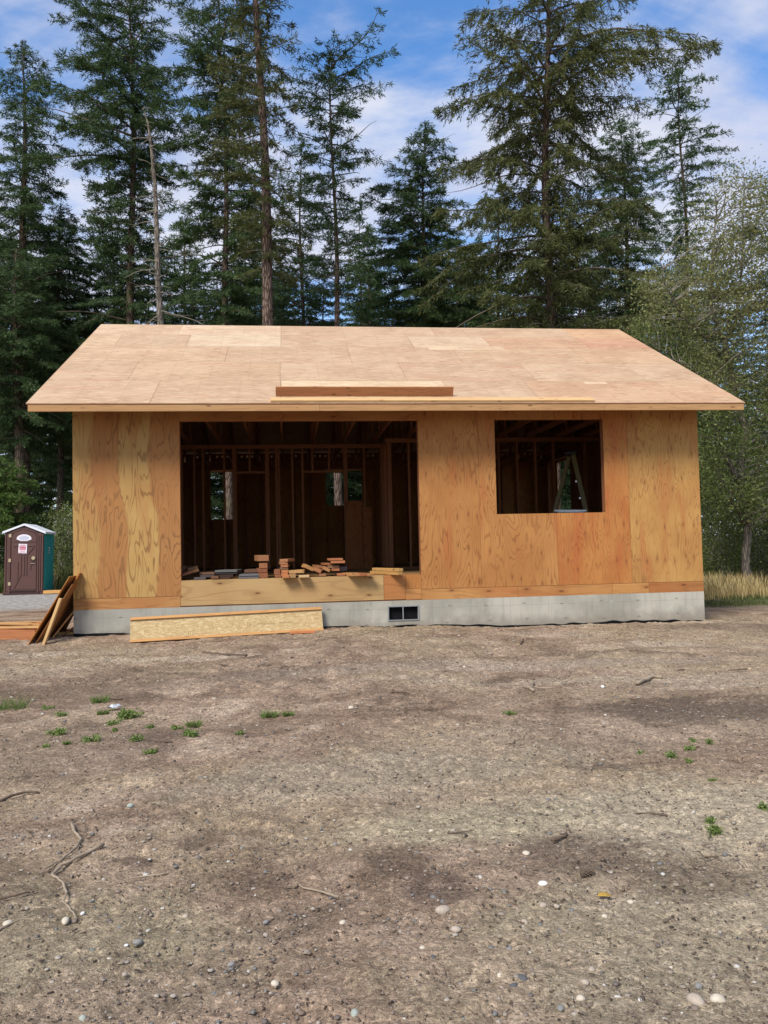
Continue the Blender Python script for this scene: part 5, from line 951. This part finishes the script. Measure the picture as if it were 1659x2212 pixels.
SH=empty('shed',(-4.55,34,0),label='pale grey shed wall glimpsed between the house corner and the wood',cat='shed')
MB().box(-.9,1.2,0,2.5,.1,2.6).build('wall',simple('shed_paint',(.30,.31,.32),.7,.2,.1),SH); MB().prism([(-1.1,2.6),(1.4,2.6),(.15,3.3)],-.2,2.7).build('roof',M_grey,SH); MB().box(-.3,.4,-.02,-.001,.15,1.9).build('door',M_grey,SH)
# ------------------------------------------------------------------ light
az=math.atan2(-.62,-.80); el=R_(47)
sd=Vector((math.sin(az)*math.cos(el),math.cos(az)*math.cos(el),math.sin(el)))
sl=bpy.data.lights.new('sun','SUN'); sl.energy=4.5; sl.angle=R_(21); sl.color=(1,.955,.89); so=bpy.data.objects.new('sun',sl); COL.objects.link(so); so.rotation_euler=sd.to_track_quat('Z','Y').to_euler()
w=bpy.data.worlds.new('World'); S.world=w; w.use_nodes=True; nt=w.node_tree; N=nt.nodes; Lk=nt.links
bg=N['Background']; sky=N.new('ShaderNodeTexSky'); sky.sky_type='NISHITA'; sky.sun_disc=False; sky.sun_elevation=el; sky.sun_rotation=az; sky.air_density=1.2; sky.dust_density=.6; sky.ozone_density=2.2
def wn(t,**k):
    n=N.new(t)
    for a,b in k.items(): setattr(n,a,b)
    return n
def wm(op,a,b=0.,cl=False):
    n=wn('ShaderNodeMath',operation=op,use_clamp=cl)
    for i,v in enumerate((a,b)):
        if hasattr(v,'is_output'): Lk.new(v,n.inputs[i])
        else: n.inputs[i].default_value=v
    return n.outputs[0]
tc=wn('ShaderNodeTexCoord'); sx=wn('ShaderNodeSeparateXYZ'); Lk.new(tc.outputs['Generated'],sx.inputs[0])
zc=wm('ADD',wm('MAXIMUM',sx.outputs[2],0.),.22); U=wm('DIVIDE',sx.outputs[0],zc); Vv=wm('DIVIDE',sx.outputs[1],zc); cb=wn('ShaderNodeCombineXYZ'); Lk.new(U,cb.inputs[0]); Lk.new(Vv,cb.inputs[1])
def wnoise(rot,scale,sc,det,rough,dist,loc=(0,0,0)):
    mp=wn('ShaderNodeMapping'); Lk.new(cb.outputs[0],mp.inputs[0]); mp.inputs['Rotation'].default_value=(0,0,rot); mp.inputs['Scale'].default_value=scale; mp.inputs['Location'].default_value=loc
    n=wn('ShaderNodeTexNoise'); Lk.new(mp.outputs[0],n.inputs[0]); n.inputs['Scale'].default_value=sc; n.inputs['Detail'].default_value=det; n.inputs['Roughness'].default_value=rough; n.inputs['Distortion'].default_value=dist; return n.outputs[0]
def wsm(v,a,b):
    n=wn('ShaderNodeMapRange',interpolation_type='SMOOTHSTEP'); Lk.new(v,n.inputs[0]); n.inputs[1].default_value=a; n.inputs[2].default_value=b; return n.outputs[0]
n1=wnoise(-.4,(.8,1.15,1),1.5,9,.58,.6,(3.1,1.7,0)); n2=wnoise(-.55,(1.0,2.0,1),2.4,8,.6,.8,(1,5,0)); n3=wnoise(0,(1,1,1),.55,4,.5,0,(7,2,0))
cl=wm('ADD',wm('MULTIPLY',n1,.6),wm('ADD',wm('MULTIPLY',n2,.28),wm('MULTIPLY',n3,.28)))
CLO,CHI=.48,.66
cf=wm('MAXIMUM',wm('MULTIPLY',wsm(cl,CLO,CHI),.92),wm('MULTIPLY',wm('SUBTRACT',1.,wsm(sx.outputs[2],.06,.45)),.5))
shade=wnoise(.3,(1,1,1),1.6,6,.6,.3,(4,4,0))
cm=wn('ShaderNodeMix',data_type='RGBA'); Lk.new(wsm(shade,.3,.7),cm.inputs[0]); cm.inputs[6].default_value=(7.4,8.0,10.4,1); cm.inputs[7].default_value=(11.5,11.5,12.2,1)
sk2=wn('ShaderNodeMix',data_type='RGBA',blend_type='MULTIPLY'); sk2.inputs[0].default_value=1; Lk.new(sky.outputs[0],sk2.inputs[6]); sk2.inputs[7].default_value=(.84,1.08,1.35,1)
mx=wn('ShaderNodeMix',data_type='RGBA'); Lk.new(cf,mx.inputs[0]); hs=wn('ShaderNodeHueSaturation'); hs.inputs['Saturation'].default_value=1.06; hs.inputs['Value'].default_value=2.05; Lk.new(sk2.outputs[2],hs.inputs['Color']); Lk.new(hs.outputs[0],mx.inputs[6]); Lk.new(cm.outputs[2],mx.inputs[7]); Lk.new(mx.outputs[2],bg.inputs[0]); bg.inputs[1].default_value=.078
S.cycles.max_bounces=6; S.cycles.diffuse_bounces=3; S.cycles.transmission_bounces=3
S.view_settings.view_transform='Standard'; S.view_settings.look='None'; S.view_settings.exposure=.04; S.view_settings.gamma=1
